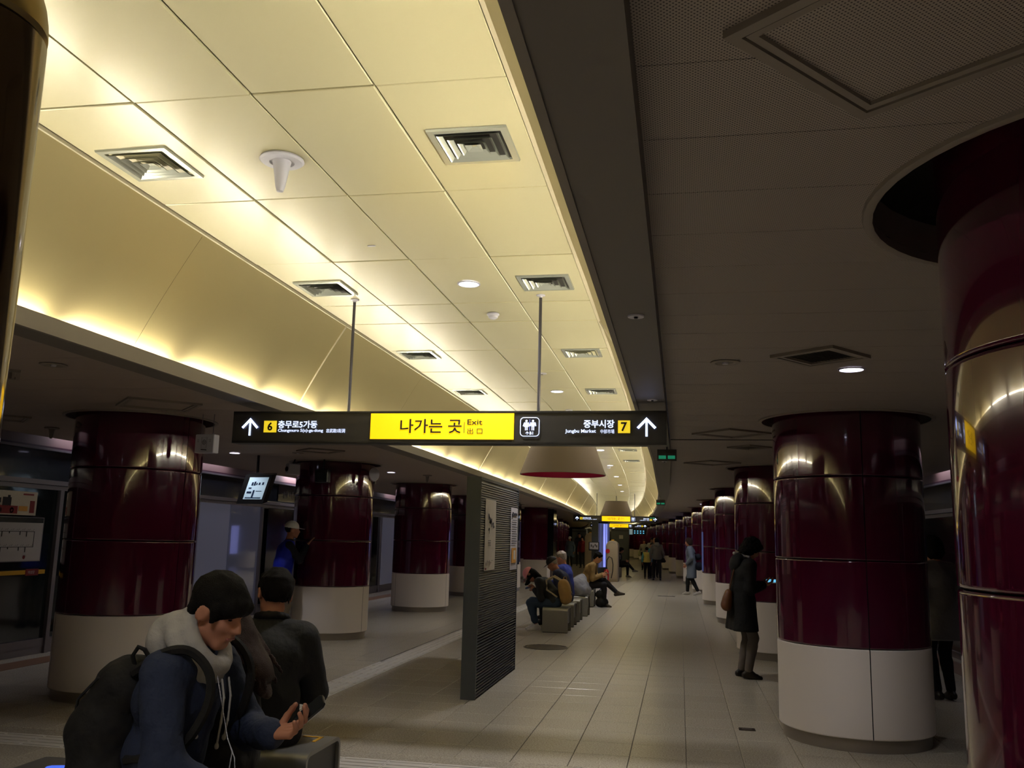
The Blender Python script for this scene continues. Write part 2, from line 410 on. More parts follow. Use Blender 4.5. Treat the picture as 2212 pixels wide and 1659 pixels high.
# ---------------------------------------------------------------- low ceilings with column holes
PITCH = 5.45
colsR = [2.92+PITCH*k for k in range(16)]; colsL = [2.85+PITCH*k for k in range(16)]
def colx(side, y): return (1.45 if side > 0 else -5.42) + off(y)
HRD = {0: .82}
def holer(side, k): return .82 if (side > 0 and k == 0) else .715
def low_ceiling(side, name, matn):
    st = struct(name); cols = colsR if side > 0 else colsL
    xa, xb = (CX+1.66, 3.85) if side > 0 else (-7.82, CX-1.66)
    y = 1.975-.403*34; rest = MB()
    bk = MB()
    while y < YEND-1:
        y1 = y+.403; sub = 10
        near = (-0.2 < y < 10.2)
        mb = MB() if near else rest
        g = .0014; yy = [y+g+(y1-y-2*g)*i/sub for i in range(sub+1)]
        cyc = min(cols, key=lambda c: abs(c-(y+y1)/2)); cxx = colx(side, cyc); HR = holer(side, cols.index(cyc))
        hole = abs(cyc-(y+y1)/2) < HR+.21
        def sheet(L_, R_):
            n = len(yy); vs = []
            for z in (2.70, 2.715):
                vs += [(L_(q), q, z) for q in yy] + [(R_(q), q, z) for q in yy]
            fsx = []
            for i in range(n-1):
                fsx += [(i, i+1, n+i+1, n+i), (2*n+i, 3*n+i, 3*n+i+1, 2*n+i+1), (i+1, i, 2*n+i, 2*n+i+1), (n+i, n+i+1, 3*n+i+1, 3*n+i)]
            fsx += [(0, n, 3*n, 2*n), (n-1, 3*n-1, 4*n-1, 2*n-1)]
            mb.add(vs, fsx)
        if hole:
            wv = lambda q: math.sqrt(max(0., HR*HR-(q-cyc)**2))
            sheet(lambda q: xa+off(q), lambda q: cxx-wv(q)); sheet(lambda q: cxx+wv(q), lambda q: xb+off(q))
        else: sheet(lambda q: xa+off(q), lambda q: xb+off(q))
        if near: mb.build('ceiling_panel', matn, st)
        y = y1
    rest.build('ceiling_panels', matn, st)['kind'] = 'stuff'
    b = MB()
    for c in cols:
        cxx = colx(side, c); HR = holer(side, cols.index(c))
        b.lathe([(HR-.004, .02), (HR-.004, -.012), (HR+.008, -.016), (HR+.026, -.012), (HR+.030, .0)], (cxx, c, 2.70), n=56)
        b.lathe([(HR-.004, .02), (HR-.002, .14)], (cxx, c, 2.70), n=40)
    b.build('hole_ring', 'ring', st, smooth=True)
    b = MB(); bentbox(b, xa-CX-(side<0)*1.5, xb-CX+(side>0)*1.5, YBEG, YEND, 3.05, 3.1); b.build('slab_above', 'dark_void', st)
    return st
cR = low_ceiling(1, 'ceiling', 'perforated'); cL = low_ceiling(-1, 'ceiling', 'ceiling_brown')
b = MB(); b.box(CX+1.662, 1.5, 9.97, 10.0, 2.695, 2.70); b.build('expansion_joint', 'dark_void', cR)
# ---------------------------------------------------------------- walls
for side, xw, nm in ((1, 4.35, 'wall_right'), (-1, -8.55, 'wall_left')):
    pass
b = MB(); b.box(-16, 8, YEND-2, YEND-1.8, -.05, 3.6); o = b.build('wall_far', 'header_dark'); o['kind'] = 'structure'
b = MB(); b.box(-9, 5, YBEG-.2, YBEG, -.05, 3.6); o = b.build('wall_near', 'header_wall'); o['kind'] = 'structure'
# ---------------------------------------------------------------- columns
BANDS = [(.10, .785, 'column_white'), (.79, 1.475, 'maroon'), (1.48, 2.16, 'maroon'), (2.165, 2.95, 'maroon')]
names_ = {0: 'lower_panel', 1: 'shell_panel', 2: 'shell_panel', 3: 'shell_panel'}
RC = .62
def band_prof(z0, z1, r):
    return [(r-.018, z0), (r-.005, z0+.001), (r, z0+.008), (r, z0+.014), (r, z1-.014), (r, z1-.008), (r-.005, z1-.001), (r-.018, z1)]
def column(side, y, label, group, detail, seam):
    x = colx(side, y)
    t = thing('column', (x, y, 0), label, 'column', group); t['kind'] = 'thing'
    MB().lathe([(RC-.035, .1), (RC-.03, 2.95)], (0, 0, 0), n=40).build('core', 'dark_void', t, world=False)
    kp = MB().lathe([(RC-.03, 0), (RC-.03, .1)], n=64).build('kick_plate', 'steel', t, smooth=True, world=False)
    for k, (z0, z1, mn) in enumerate(BANDS):
        if detail:
            for q in range(3):
                a0 = seam+R(120)*q+.006; a1 = seam+R(120)*(q+1)-.006
                mb = MB().lathe(band_prof(z0, z1, RC), n=30, a0=a0, a1=a1)
                # end lips of each sheet
                o = mb.build(names_[k], mn, t, smooth=True, world=False, angle=R(60))
        else:
            MB().lathe(band_prof(z0, z1, RC), n=40 if y < 40 else 24).build(names_[k], mn, t, smooth=True, world=False, angle=R(60))
    return t
ORD = ['first', 'second', 'third', 'fourth', 'fifth', 'sixth', 'seventh', 'eighth', 'ninth', 'tenth']
R_LAB = {0: 'nearest maroon and white column, cut by the right edge of the view', 1: 'wide maroon and white column standing just right of the woman in the black coat',
         2: 'maroon and white column directly behind the woman in the black coat', 3: 'third maroon column back behind the black-coated woman, its left part clear of her',
         4: 'slim-looking maroon column with a pale lit stripe, right beside the walker in the grey coat'}
L_LAB = {1: 'wide maroon and white column at left with a white alarm box near its top', 2: 'maroon and white column with cameras on top that the blue-vested man leans on',
         3: 'maroon and white column just left of the dark slatted partition', 4: 'maroon column half hidden behind the dark slatted partition'}
for k, y in enumerate(colsR):
    column(1, y, R_LAB.get(k, f'small maroon and white column, {ORD[k]} from the front in the right-hand row' if k < 9 else 'distant maroon and white column in the row receding along the right of the walkway'), 'columns along the right of the walkway' if k < 5 else 'far columns on the right', k < 4, R(-88))
for k, y in enumerate(colsL):
    if k == 0: continue
    column(-1, y, L_LAB.get(k, f'small maroon and white column, {ORD[k-1]} from the front in the left-hand row' if k < 9 else 'distant maroon and white column in the row receding behind the benches on the left'), 'columns along the left of the walkway' if k < 5 else 'far columns on the left', k < 4, R(-12))
# ================================================================ platform screen doors (left and right walls)
def text_mesh(parent, body, x, z, y, h, matn, name='lettering', align='LEFT', bold=0., wscale=1., rot=(R(90), 0, 0), world=True, fit=None, dx=0):
    """flat raised lettering in the xz plane, facing -y; x, z of the lower left corner"""
    cu = bpy.data.curves.new(name, 'FONT'); cu.body = body; cu.size = 1; cu.offset = bold; cu.extrude = .004; cu.resolution_u = 2; cu.align_x = 'LEFT'
    o = bpy.data.objects.new(name, cu); col.objects.link(o)
    dg = bpy.context.evaluated_depsgraph_get(); me = bpy.data.meshes.new_from_object(o.evaluated_get(dg)); bpy.data.objects.remove(o)
    n = len(me.vertices); co = np.empty(n*3, np.float32); me.vertices.foreach_get('co', co); co = co.reshape(-1, 3)
    if n == 0: return None
    mn, mx_ = co.min(0), co.max(0); s = h/max(1e-6, mx_[1]-mn[1]); sx = s*wscale
    if fit: sx = fit/max(1e-6, mx_[0]-mn[0])
    wd = (mx_[0]-mn[0])*sx; x0 = {'LEFT': 0, 'CENTER': -wd/2, 'RIGHT': -wd}[align]
    co[:, 0] = (co[:, 0]-mn[0])*sx+x0; co[:, 1] = (co[:, 1]-mn[1])*s
    zz = co[:, 2].copy(); zz = (zz-zz.min())/(zz.max()-zz.min()+1e-9)*.002
    Mx = Matrix.Translation((x, y, z)) @ Matrix.Rotation(dx, 4, 'Z') @ Matrix.Rotation(rot[0], 4, 'X') if rot is not None else Matrix.Identity(4)
    co[:, 2] = zz
    me.vertices.foreach_set('co', co.ravel()); me.transform(Mx); me.materials.clear(); me.materials.append(MATS[matn]); me.update()
    return link(name, me, parent, world)
def screen_wall(side):
    xw = -8.0 if side < 0 else 4.03
    s = side; nm = 'wall_left' if side < 0 else 'wall_right'
    st = struct(nm)
    def bb(mb, d0, d1, y0, y1, z0, z1):            # d: depth behind the door plane
        u = sorted((xw+s*d0-CX, xw+s*d1-CX)); return bentbox(mb, u[0], u[1], y0, y1, z0, z1)
    bb(MB(), 0, .25, YBEG, YEND, 0, .09).build('sill', 'alu', st)
    bb(MB(), -.02, .1, YBEG, YEND, 2.12, 2.18).build('top_rail', 'alu', st); bb(MB(), -.015, .1, YBEG, YEND, 2.06, 2.112).build('lower_rail', 'alu', st)
    bb(MB(), .0, .2, YBEG, YEND, 2.18, 2.55).build('header_panel', 'header_dark', st)
    bb(MB(), -.03, .1, YBEG, YEND, 2.555, 2.585).build('header_strip', 'alu', st)
    bb(MB(), -.01, .1, YBEG, YEND, 2.587, 2.61).build('purple_strip', 'purple', st)
    bb(MB(), .04, .3, YBEG, YEND, 2.61, 3.05).build('upper_wall', 'header_wall', st)
    bb(MB(), 1.3, 1.4, YBEG, YEND, -.05, 2.9).build('track_wall', 'dark_void', st)
    yy = [-4.9, -2, 1.2, 4.3, 7.4, 10.6, 14.1, 16.6, 18.1, 21., 23.5, 24.4, 27.5, 30.6, 34., 37.2, 40.4, 43.8, 47., 50.2, 53.6, 56.8, 60., 63., 66., 70., 74., 78., 82., 86.]
    kinds = {(14.1): 'frost', (23.5): 'frost_small'} if side < 0 else {}
    far = MB(); farp = MB()
    for a, c in zip(yy[:-1], yy[1:]):
        near = 5 < a < 27 and side < 0
        k = 'frost' if (side < 0 and a in (14.1,)) else ('glass_dark')
        mb = MB(); bb(mb, .02, .05, a+.03, c-.03, .09, 2.06)
        if near and k == 'frost':
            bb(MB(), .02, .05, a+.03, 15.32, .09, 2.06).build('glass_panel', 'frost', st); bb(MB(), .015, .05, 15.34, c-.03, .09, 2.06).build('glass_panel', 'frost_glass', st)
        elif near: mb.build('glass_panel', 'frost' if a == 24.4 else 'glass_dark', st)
        else: far.v += [] ; far.add(mb.v, mb.f)
        pm = MB(); bb(pm, -.03, .09, a-.035, a+.035, 0, 2.06)
        if near: pm.build('door_post', 'alu', st)
        else: farp.add(pm.v, pm.f)
        if near: bb(MB(), -.005, .06, a+.04, c-.04, .09, .19).build('bottom_frame', 'alu', st)
    far.build('glass_panels', 'glass_dark', st)['kind'] = 'stuff'; farp.build('door_posts', 'alu', st)['kind'] = 'stuff'
    return st
wl = screen_wall(-1); wr = screen_wall(1)
# edge lamps tucked above the rim of the low ceilings, washing the screen-door walls
def edge_lamps(side, parent):
    y = -12.
    while y < 80:
        yc = y+1.4; x = (-8.0-.0 if side < 0 else 4.02)+off(yc)-side*.10
        MB().box(x-.03, x+.03, yc-.6, yc+.6, 2.86, 2.90).build('edge_lamp', 'white_plastic', parent)
        if y < 60:
            ld = bpy.data.lights.new('edge_lamp_light', 'AREA'); ld.shape = 'RECTANGLE'; ld.size = .05; ld.size_y = 1.15; ld.energy = EDGE_W*(4 if (side < 0 and 15.5 < yc < 22) else 1); ld.color = (.90, .86, 1.)
            lo = bpy.data.objects.new('lamp', ld); col.objects.link(lo); lo.parent = parent; lo.location = (x, yc, 2.855)
        y += 3.6
edge_lamps(-1, wl); edge_lamps(1, wr)
t = thing('advert_lightbox', (3.2, 39., .7), 'backlit blue-white advert box on the far right-hand screen doors', 'screen')
bentbox(MB(), 3.94-CX, 3.98-CX, 37.6, 47., .55, 1.8, CX).build('lit_face', 'lightbox_face', t); bentbox(MB(), 3.98-CX, 4.02-CX, 37.5, 47.1, .5, 1.85, CX).build('frame', 'alu', t)
t = thing('line_diagram', (-7.975, 18.9, 2.2), 'dark strip map with tiny station marks and a red bar above the screen doors', 'sign')
MB().box(-7.99, -7.96, 17.05, 20.7, 2.2, 2.54).build('panel', 'header_dark', t)
b = MB()
for k in range(22): b.box(-7.959, -7.955, 17.3+k*.14, 17.33+k*.14, 2.27+.02*(k % 3), 2.40+.02*(k % 2))
b.box(-7.959, -7.955, 17.2, 20.4, 2.36, 2.368); b.build('station_mark', 'alu', t)['kind'] = 'stuff'
MB().box(-7.958, -7.952, 18.55, 18.68, 2.2, 2.54).build('red_bar', 'red_paint', t)
# --- advert poster, route map and yellow push bar on the near doors (left edge)
t = thing('advert_poster', (-7.96, 9.2, 1.72), 'pale advert poster with a red cart drawing, above the route map at the left edge', 'poster')
MB().box(-7.975, -7.96, 8.2, 10.11, 1.72, 2.01).build('sheet', 'paper', t)
b = MB(); b.box(-7.959, -7.955, 9.35, 9.78, 1.735, 1.83); b.box(-7.959, -7.955, 9.99, 10.07, 1.75, 1.90); b.box(-7.959, -7.955, 9.86, 10.04, 1.965, 1.985)
b.build('red_shape', 'red_print', t)
b = MB()
for yc in (9.48, 9.68): b.lathe([(.022, 0), (.036, 0)], (0, 0, 0), n=14)
b2 = MB()
for k, yc in enumerate((9.48, 9.68)):
    for i in range(14):
        a0, a1 = 2*math.pi*i/14, 2*math.pi*(i+1)/14
        b2.add([(-7.953, yc+r*math.cos(a), 1.775+r*math.sin(a)) for r, a in ((.018, a0), (.034, a0), (.034, a1), (.018, a1))], [(0, 1, 2, 3), (3, 2, 1, 0)])
b2.build('wheel', 'paper_white', t)
b = MB(); b.box(-7.959, -7.955, 9.52, 9.66, 1.83, 1.93); b.box(-7.959, -7.955, 9.46, 9.49, 1.86, 1.92); b.box(-7.959, -7.955, 9.60, 9.64, 1.93, 1.955)
b.build('figure_print', 'print_dark', t)
MB().box(-7.959, -7.955, 9.80, 9.95, 1.77, 1.83).build('tan_block', 'orange_print', t)
t = thing('route_map', (-7.96, 9.3, 1.16), 'white metro route map in a thin pale frame at the left edge', 'map')
MB().box(-7.985, -7.965, 8.3, 10.29, 1.155, 1.70).build('frame', 'alu', t)
MB().box(-7.964, -7.960, 8.32, 10.27, 1.165, 1.63).build('sheet', 'paper_white', t)
MB().box(-7.964, -7.959, 8.32, 10.27, 1.63, 1.69).build('header', 'header_dark', t)
b = MB()
for z in (1.52, 1.33): b.box(-7.959, -7.956, 8.6, 10.12, z, z+.006)
b.box(-7.959, -7.956, 10.12, 10.126, 1.33, 1.526)
for k in range(46):
    for z in (1.52, 1.33):
        yc = 8.65+k*.032; b.add([(-7.956, yc, z+.012), (-7.956, yc+.005, z+.012), (-7.956, yc+.026, z+.012+.03*(.6+.4*math.sin(k*2.1))), (-7.956, yc+.021, z+.012+.03*(.6+.4*math.sin(k*2.1)))], [(0, 1, 2, 3)])
for k in range(9):
    for z in (1.52, 1.33): b.box(-7.959, -7.956, 8.8+k*.15+.02*math.sin(k*3), 8.812+k*.15+.02*math.sin(k*3), z-.02-.02*((k*7) % 3), z)
b.build('route_lines', 'print_dark', t)['kind'] = 'stuff'
b = MB()
b.add([(-7.955, 9.98+.022*math.cos(a), 1.21+.024*math.sin(a)) for a in [2*math.pi*i/12 for i in range(12)]], [tuple(range(12))]); b.build('red_spot', 'red_print', t)
t = thing('emergency_bar', (-7.96, 9.3, 1.0), 'yellow emergency push bar with a red tag below the route map', 'bar')
MB().box(-7.985, -7.94, 8.3, 10.37, 1.0, 1.05).build('bar', 'yellow_stripe', t)
MB().box(-7.942, -7.93, 10.02, 10.24, .985, 1.065).build('red_tag', 'red_print', t)
tx = text_mesh(t, '비상문', 0, 0, 0, .04, 'paper_white', rot=None)
if tx:
    me = tx.data; me.transform(Matrix.Translation((-7.927, 10.05, 1.005)) @ Matrix.Rotation(R(90), 4, 'Z') @ Matrix.Rotation(R(90), 4, 'X'))
t = thing('warning_sticker', (-7.955, 10.85, .2), 'yellow triangular warning sticker low on the glass door beside the column', 'sticker')
b = MB(); b.add([(-7.955, 10.72, .24), (-7.955, 10.98, .24), (-7.955, 10.85, .40), (-7.97, 10.72, .24), (-7.97, 10.98, .24), (-7.97, 10.85, .40)], [(0, 1, 2), (3, 5, 4), (0, 3, 4, 1), (1, 4, 5, 2), (2, 5, 3, 0)]); b.build('triangle', 'yellow_stripe', t)
b = MB(); b.box(-7.954, -7.951, 10.842, 10.858, .29, .35); b.box(-7.954, -7.951, 10.842, 10.858, .26, .275); b.build('exclamation_mark', 'ink', t)
b = MB(); b.box(-7.985, -7.978, 16.7, 17.9, .1, 2.05); b.build('door_edge', 'glass_dark', wl)
# ================================================================ coffer fixtures
def vent(x, y, label, first=None):
    if first is not None:
        c = copy_tree(first, (x, y, 3.40)); c['label'] = label; return c
    t = thing('ceiling_vent', (0, 0, 3.40), label, 'vent', 'square vents in the lit ceiling')
    s = .186
    def ring(mb, a, za, c, zc):
        mb.add([(-a,-a,za),(a,-a,za),(a,a,za),(-a,a,za),(-c,-c,zc),(c,-c,zc),(c,c,zc),(-c,c,zc)], [(0,1,5,4),(1,2,6,5),(2,3,7,6),(3,0,4,7)])
    f = MB(); ring(f, s, -.001, s-.003, -.012); ring(f, s-.003, -.012, s-.032, -.012); ring(f, s-.032, -.012, s-.034, .0); f.build('frame', 'vent_metal', t, world=False)
    k = MB(); k.box(-s+.01, s-.01, -s+.01, s-.01, -.0015, .0); k.build('backing', 'vent_dark', t, world=False)
    for a, z in ((.145, -.012), (.105, -.014), (.066, -.016)):
        f = MB(); ring(f, a, z-.006, a-.022, z+.012); ring(f, a-.022, z+.012, a-.006, z-.004)
        f.build('louvre', 'vent_metal', t, world=False)
    f = MB(); a = .038; ring(f, a, -.018, .012, -.006); f.add([(-.012,-.012,-.006),(.012,-.012,-.006),(.012,.012,-.006),(-.012,.012,-.006)], [(0,1,2,3)]); f.build('centre_cone', 'vent_metal', t, world=False)
    t.location = (x, y, 3.40); WO[t.name] = Vector(t.location)
    return t
v0 = None; ordn = ['nearest', 'second', 'third', 'fourth', 'fifth', 'sixth', 'seventh', 'eighth']
vy = [3.835, 6.125, 8.6, 10.93, 13.3, 15.9, 18.3, 20.8]
for sgn, uu, nm in ((-1, -.835, 'left'), (1, .825, 'right')):
    for k, y in enumerate(vy):
        lab = f'square silver ceiling vent, {ordn[k]} from the front in the {nm} row'
        o = vent(CX+uu+off(y), y, lab, v0)
        if v0 is None: v0 = o
def coffer_cone(x, y, z, label, scale=1., first=None, m1='white_plastic'):
    t = thing('warning_speaker', (x, y, z), label, 'speaker')
    MB().lathe([(0, -.0), (.105*scale, 0), (.108*scale, -.008), (.098*scale, -.016), (.06*scale, -.018), (.058*scale, -.012), (0, -.012)], n=32).build('flange', m1, t, smooth=True, world=False)
    MB().lathe([(.046*scale, -.012), (.038*scale, -.05*scale), (.024*scale, -.14*scale), (.016*scale, -.165*scale), (.0001, -.168*scale)], n=24).build('cone', m1, t, smooth=True, world=False)
    return t
coffer_cone(-1.905, 3.87, 3.398, 'white cone-shaped ceiling fixture on a round plate between the two nearest vents')
coffer_cone(-7.0, 9.0, 2.698, 'small cone fixture hanging from the dark ceiling by the left edge', .75, m1='ring')
coffer_cone(-4.62, 16.2, 2.698, 'small pale cone fixture on the dark ceiling above the third left column', .8, m1='ring')
def detector(x, y, label):
    t = thing('smoke_detector', (x, y, 3.398), label, 'detector')
    MB().lathe([(0, 0), (.05, 0), (.052, -.01), (.045, -.018), (.04, -.02)], n=20).build('base', 'white_plastic', t, smooth=True, world=False)
    MB().lathe([(.04, -.02), (.038, -.035), (.02, -.048), (.0001, -.05)], n=20).build('sensor_cap', 'white_plastic', t, smooth=True, world=False)
detector(-1.49, 6.985, 'small white smoke detector just behind the nearest lit downlight')
detector(-1.536+.0, 12.54, 'small white smoke detector just above the big exit sign')
detector(-1.50+off(24), 22.6, 'tiny white detector among the far downlights past the big lampshade')
t = thing('sprinkler', (-1.496, 9.7, 3.4), 'flat white disc sprinkler beside the right sign rod', 'sprinkler')
MB().lathe([(0, 0), (.055, 0), (.055, -.006), (0, -.008)], n=20).build('plate', 'white_plastic', t, world=False)
MB().cyl((0,0,-.008), (0,0,-.02), .012).build('nozzle', 'steel', t, world=False)
t = thing('ceiling_tag', (-1.91, 5.2, 3.399), 'tiny white tag stuck on the lit ceiling', 'tag'); MB().box(-.025, .025, -.008, .008, -.004, .0).build('plate', 'white_plastic', t, world=False)
def downlight(x, y, z, label, on=True, r=.072, group=None, watts=None):
    t = thing('downlight', (x, y, z), label, 'downlight', group)
    if on:
        MB().lathe([(r+.012, 0), (r+.012, -.006), (r, -.007), (r, .0)], n=28).build('rim', 'white_plastic', t, smooth=True, world=False)
        MB().disc((0, 0, -.003), r, 28).build('lens', 'lamp_on', t, world=False)
        ld = bpy.data.lights.new('downlight_lamp', 'SPOT'); ld.energy = watts if watts is not None else DOWN_W; ld.spot_size = R(140); ld.spot_blend = .8; ld.color = (.93, .92, 1); ld.shadow_soft_size = .06
        lo = bpy.data.objects.new('lamp', ld); col.objects.link(lo); lo.parent = t; lo.location = (0, 0, -.02)
    else:
        MB().lathe([(r+.03, 0), (r+.03, -.005), (r+.004, -.008), (r, -.004), (r-.012, -.001)], n=30).build('rim', 'ring', t, smooth=True, world=False)
        MB().disc((0, 0, -.0015), r-.004, 28).build('reflector', 'soffit', t, world=False)
        MB().lathe([(.02, -.001), (.018, -.012), (.0001, -.014)], n=12).build('bulb', 'white_plastic', t, world=False)
    return t
for k, y in enumerate((6.11, 10.92)):
    downlight(-1.49, y, 3.399, 'bright round downlight in the lit ceiling, ' + ('beside the nearest right-hand vents' if k == 0 else 'just above the big exit sign'), group='coffer downlights', watts=125)
for k, y in enumerate((18.4, 22.2, 26.2, 30.2, 34.2)):
    downlight(-1.49+off(y), y, 3.399, f'bright round downlight past the big lampshade, {ordn[k] if k else "first"} along the row', group='coffer downlights', watts=125)
downlight(1.074, 5.873, 2.698, 'lit round downlight in the dark ceiling beside the grille on the right', group='low ceiling downlights')
downlight(.284, 5.60, 2.698, 'unlit round downlight recessed in the dark ceiling on the right', on=False, r=.06)
downlight(-4.25, 5.41, 2.698, 'unlit round downlight in the dark ceiling at upper left under the cove', on=False, r=.06)
downlight(-6.296, 11.957, 2.698, 'lit round downlight below the left end of the big exit sign', group='low ceiling downlights')
downlight(-5.114, 15.55, 2.698, 'lit round downlight just right of the column with the cameras', group='low ceiling downlights', r=.07)
downlight(-5.3, 11.9, 2.698, 'unlit round downlight behind the big exit sign at left', on=False, r=.05)
downlight(1.0+off(27), 27.4, 2.698, 'tiny lit downlight in front of the third column of the right row', group='low ceiling downlights')
for k, y in enumerate((3.9, 6.33, 8.9, 11.4)):
    t = thing('soffit_spotlight', (-.185, y, 2.579), f'small round eyelet on the dark strip beside the lit ceiling, {ordn[k]} from the front', 'spotlight', 'eyelets along the dark strip')
    MB().lathe([(.0, -.002), (.012, -.002), (.014, -.006), (.036, -.006), (.038, 0)], n=20).build('plate', 'white_plastic', t, smooth=True, world=False)
    MB().cyl((0,0,-.002), (0,0,-.012), .008, n=8).build('nozzle', 'rubber', t, world=False)
t = thing('soffit_spotlight', (-3.29, 7.0, 2.579), 'small round eyelet on the dark strip above the left column', 'spotlight')
MB().lathe([(.0, -.002), (.012, -.002), (.014, -.006), (.036, -.006), (.038, 0)], n=20).build('plate', 'white_plastic', t, smooth=True, world=False)
mat('hatch_slat', (128, 120, 110), .5)
def hatch(c, s, rot, label, kind='hatch', matn='perforated'):
    t = thing('access_hatch' if kind == 'hatch' else 'air_grille', (c[0], c[1], 2.70), label, 'hatch' if kind == 'hatch' else 'grille', rz=rot)
    h = s/2
    def fr(o, i, z0, z1, nm, mt):
        b = MB()
        for (x0, x1, y0, y1) in ((-o, o, -o, -i), (-o, o, i, o), (-o, -i, -i, i), (i, o, -i, i)): b.box(x0, x1, y0, y1, z0, z1)
        return b.build(nm, mt, t, world=False)
    fr(h, h-.028, -.018, .0, 'outer_frame', 'ring'); fr(h-.034, h-.054, -.015, .0, 'inner_frame', 'ring')
    if kind == 'hatch':
        MB().box(-h+.054, h-.054, -h+.054, h-.054, -.004, 0).build('panel', matn, t, world=False)
    else:
        MB().box(-h+.054, h-.054, -h+.054, h-.054, -.0015, 0).build('backing', 'dark_void', t, world=False)
        n = 14; w_ = (2*h-.108)/n
        for i in range(n):
            MB().obox((0, -h+.054+w_*(i+.5), -.004), (2*h-.11, .020, .002), 0, R(25)).build('slat', 'hatch_slat', t, world=False)
    return t
hatch((.505, 1.887), .575, R(50), 'large diamond-set access hatch in the perforated ceiling at top right')
hatch((.82, 5.425), .41, R(50), 'diamond-set air grille beside the lit downlight on the right', 'grille')
hatch((.52, 9.34), .56, R(40), 'faint access hatch in the dark ceiling in front of the column by the black-coated woman')
hatch((.80, 10.72), .36, R(42), 'small dark air grille behind the faint hatch on the right', 'grille')
hatch((.45, 12.9), .56, R(40), 'faint access hatch farther back in the dark right ceiling, past the small grille')
hatch((-4.59, 7.25), .62, R(43), 'access hatch outlined in the dark ceiling above the left column', matn='ceiling_brown')
hatch((-4.95, 5.62), .42, R(40), 'air grille in the dark ceiling at the left edge under the cove', 'grille')
hatch((-4.8, 11.5), .5, R(45), 'faint access hatch below the big exit sign at left', matn='ceiling_brown')
hatch((-6.9, 8.1), .5, R(45), 'faint access hatch above the top left of the left column', matn='ceiling_brown')
for k, y in enumerate((1.3, -3.5, -8.3)): downlight(-1.49, y, 3.399, f'added fill downlight in the lit ceiling outside the view, {ordn[k]} behind the camera', group='coffer downlights', watts=125)  # unseen lamps added to brighten the walkway floor
for k, (x, y) in enumerate(((1.07, .4), (-4.6, 1.2), (1.07, -5), (-4.6, -4.2))): downlight(x, y, 2.698, 'added fill downlight in the dark ceiling outside the view, ' + ('near right', 'near left', 'far right', 'far left')[k] + ' behind the camera', group='low ceiling downlights', watts=45)  # unseen fill lamps added to lift the ambient light under the low ceilings
# ================================================================ direction signs
def figure_pict(t, x, z, y, h, woman):
    b = MB(); r = h*.11; n = 12
    b.add([(x+r*math.cos(2*math.pi*i/n), y, z+h*.89+r*math.sin(2*math.pi*i/n)) for i in range(n)], [tuple(range(n))])
    if woman: b.add([(x-.10*h, y, z+.75*h), (x+.10*h, y, z+.75*h), (x+.24*h, y, z+.32*h), (x-.24*h, y, z+.32*h)], [(3, 2, 1, 0)])
    else: b.add([(x-.2*h, y, z+.75*h), (x+.2*h, y, z+.75*h), (x+.15*h, y, z+.36*h), (x-.15*h, y, z+.36*h)], [(3, 2, 1, 0)])
    for s in (-1, 1):
        x0 = x+s*.08*h; b.add([(x0-.05*h, y, z), (x0+.05*h, y, z), (x0+.05*h, y, z+.4*h), (x0-.05*h, y, z+.4*h)], [(0, 1, 2, 3)])
        xa = x+s*(.17 if woman else .2)*h; xb = x+s*(.3 if woman else .27)*h
        b.add([(xa-.04*h, y, z+.74*h), (xa+.04*h, y, z+.74*h), (xb+.04*h, y, z+.4*h), (xb-.04*h, y, z+.4*h)], [(0, 1, 2, 3), (3, 2, 1, 0)])
    return b.build('toilet_figure', 'white_lit', t)
def arrow(t, x, z, y, h):
    b = MB(); w_ = h*.5; k = .11*h
    b.box(x-k*.55, x+k*.55, y-.002, y, z, z+h*.93)
    for s in (-1, 1):
        p = [(x+s*w_, z+h*.48), (x, z+h), (x, z+h-k*1.6), (x+s*(w_-k*.9), z+h*.48-k*.75)]
        b.add([(a, y-.002, c) for a, c in p], [(0, 1, 2, 3), (3, 2, 1, 0)])
    return b.build('arrow', 'white_lit', t)
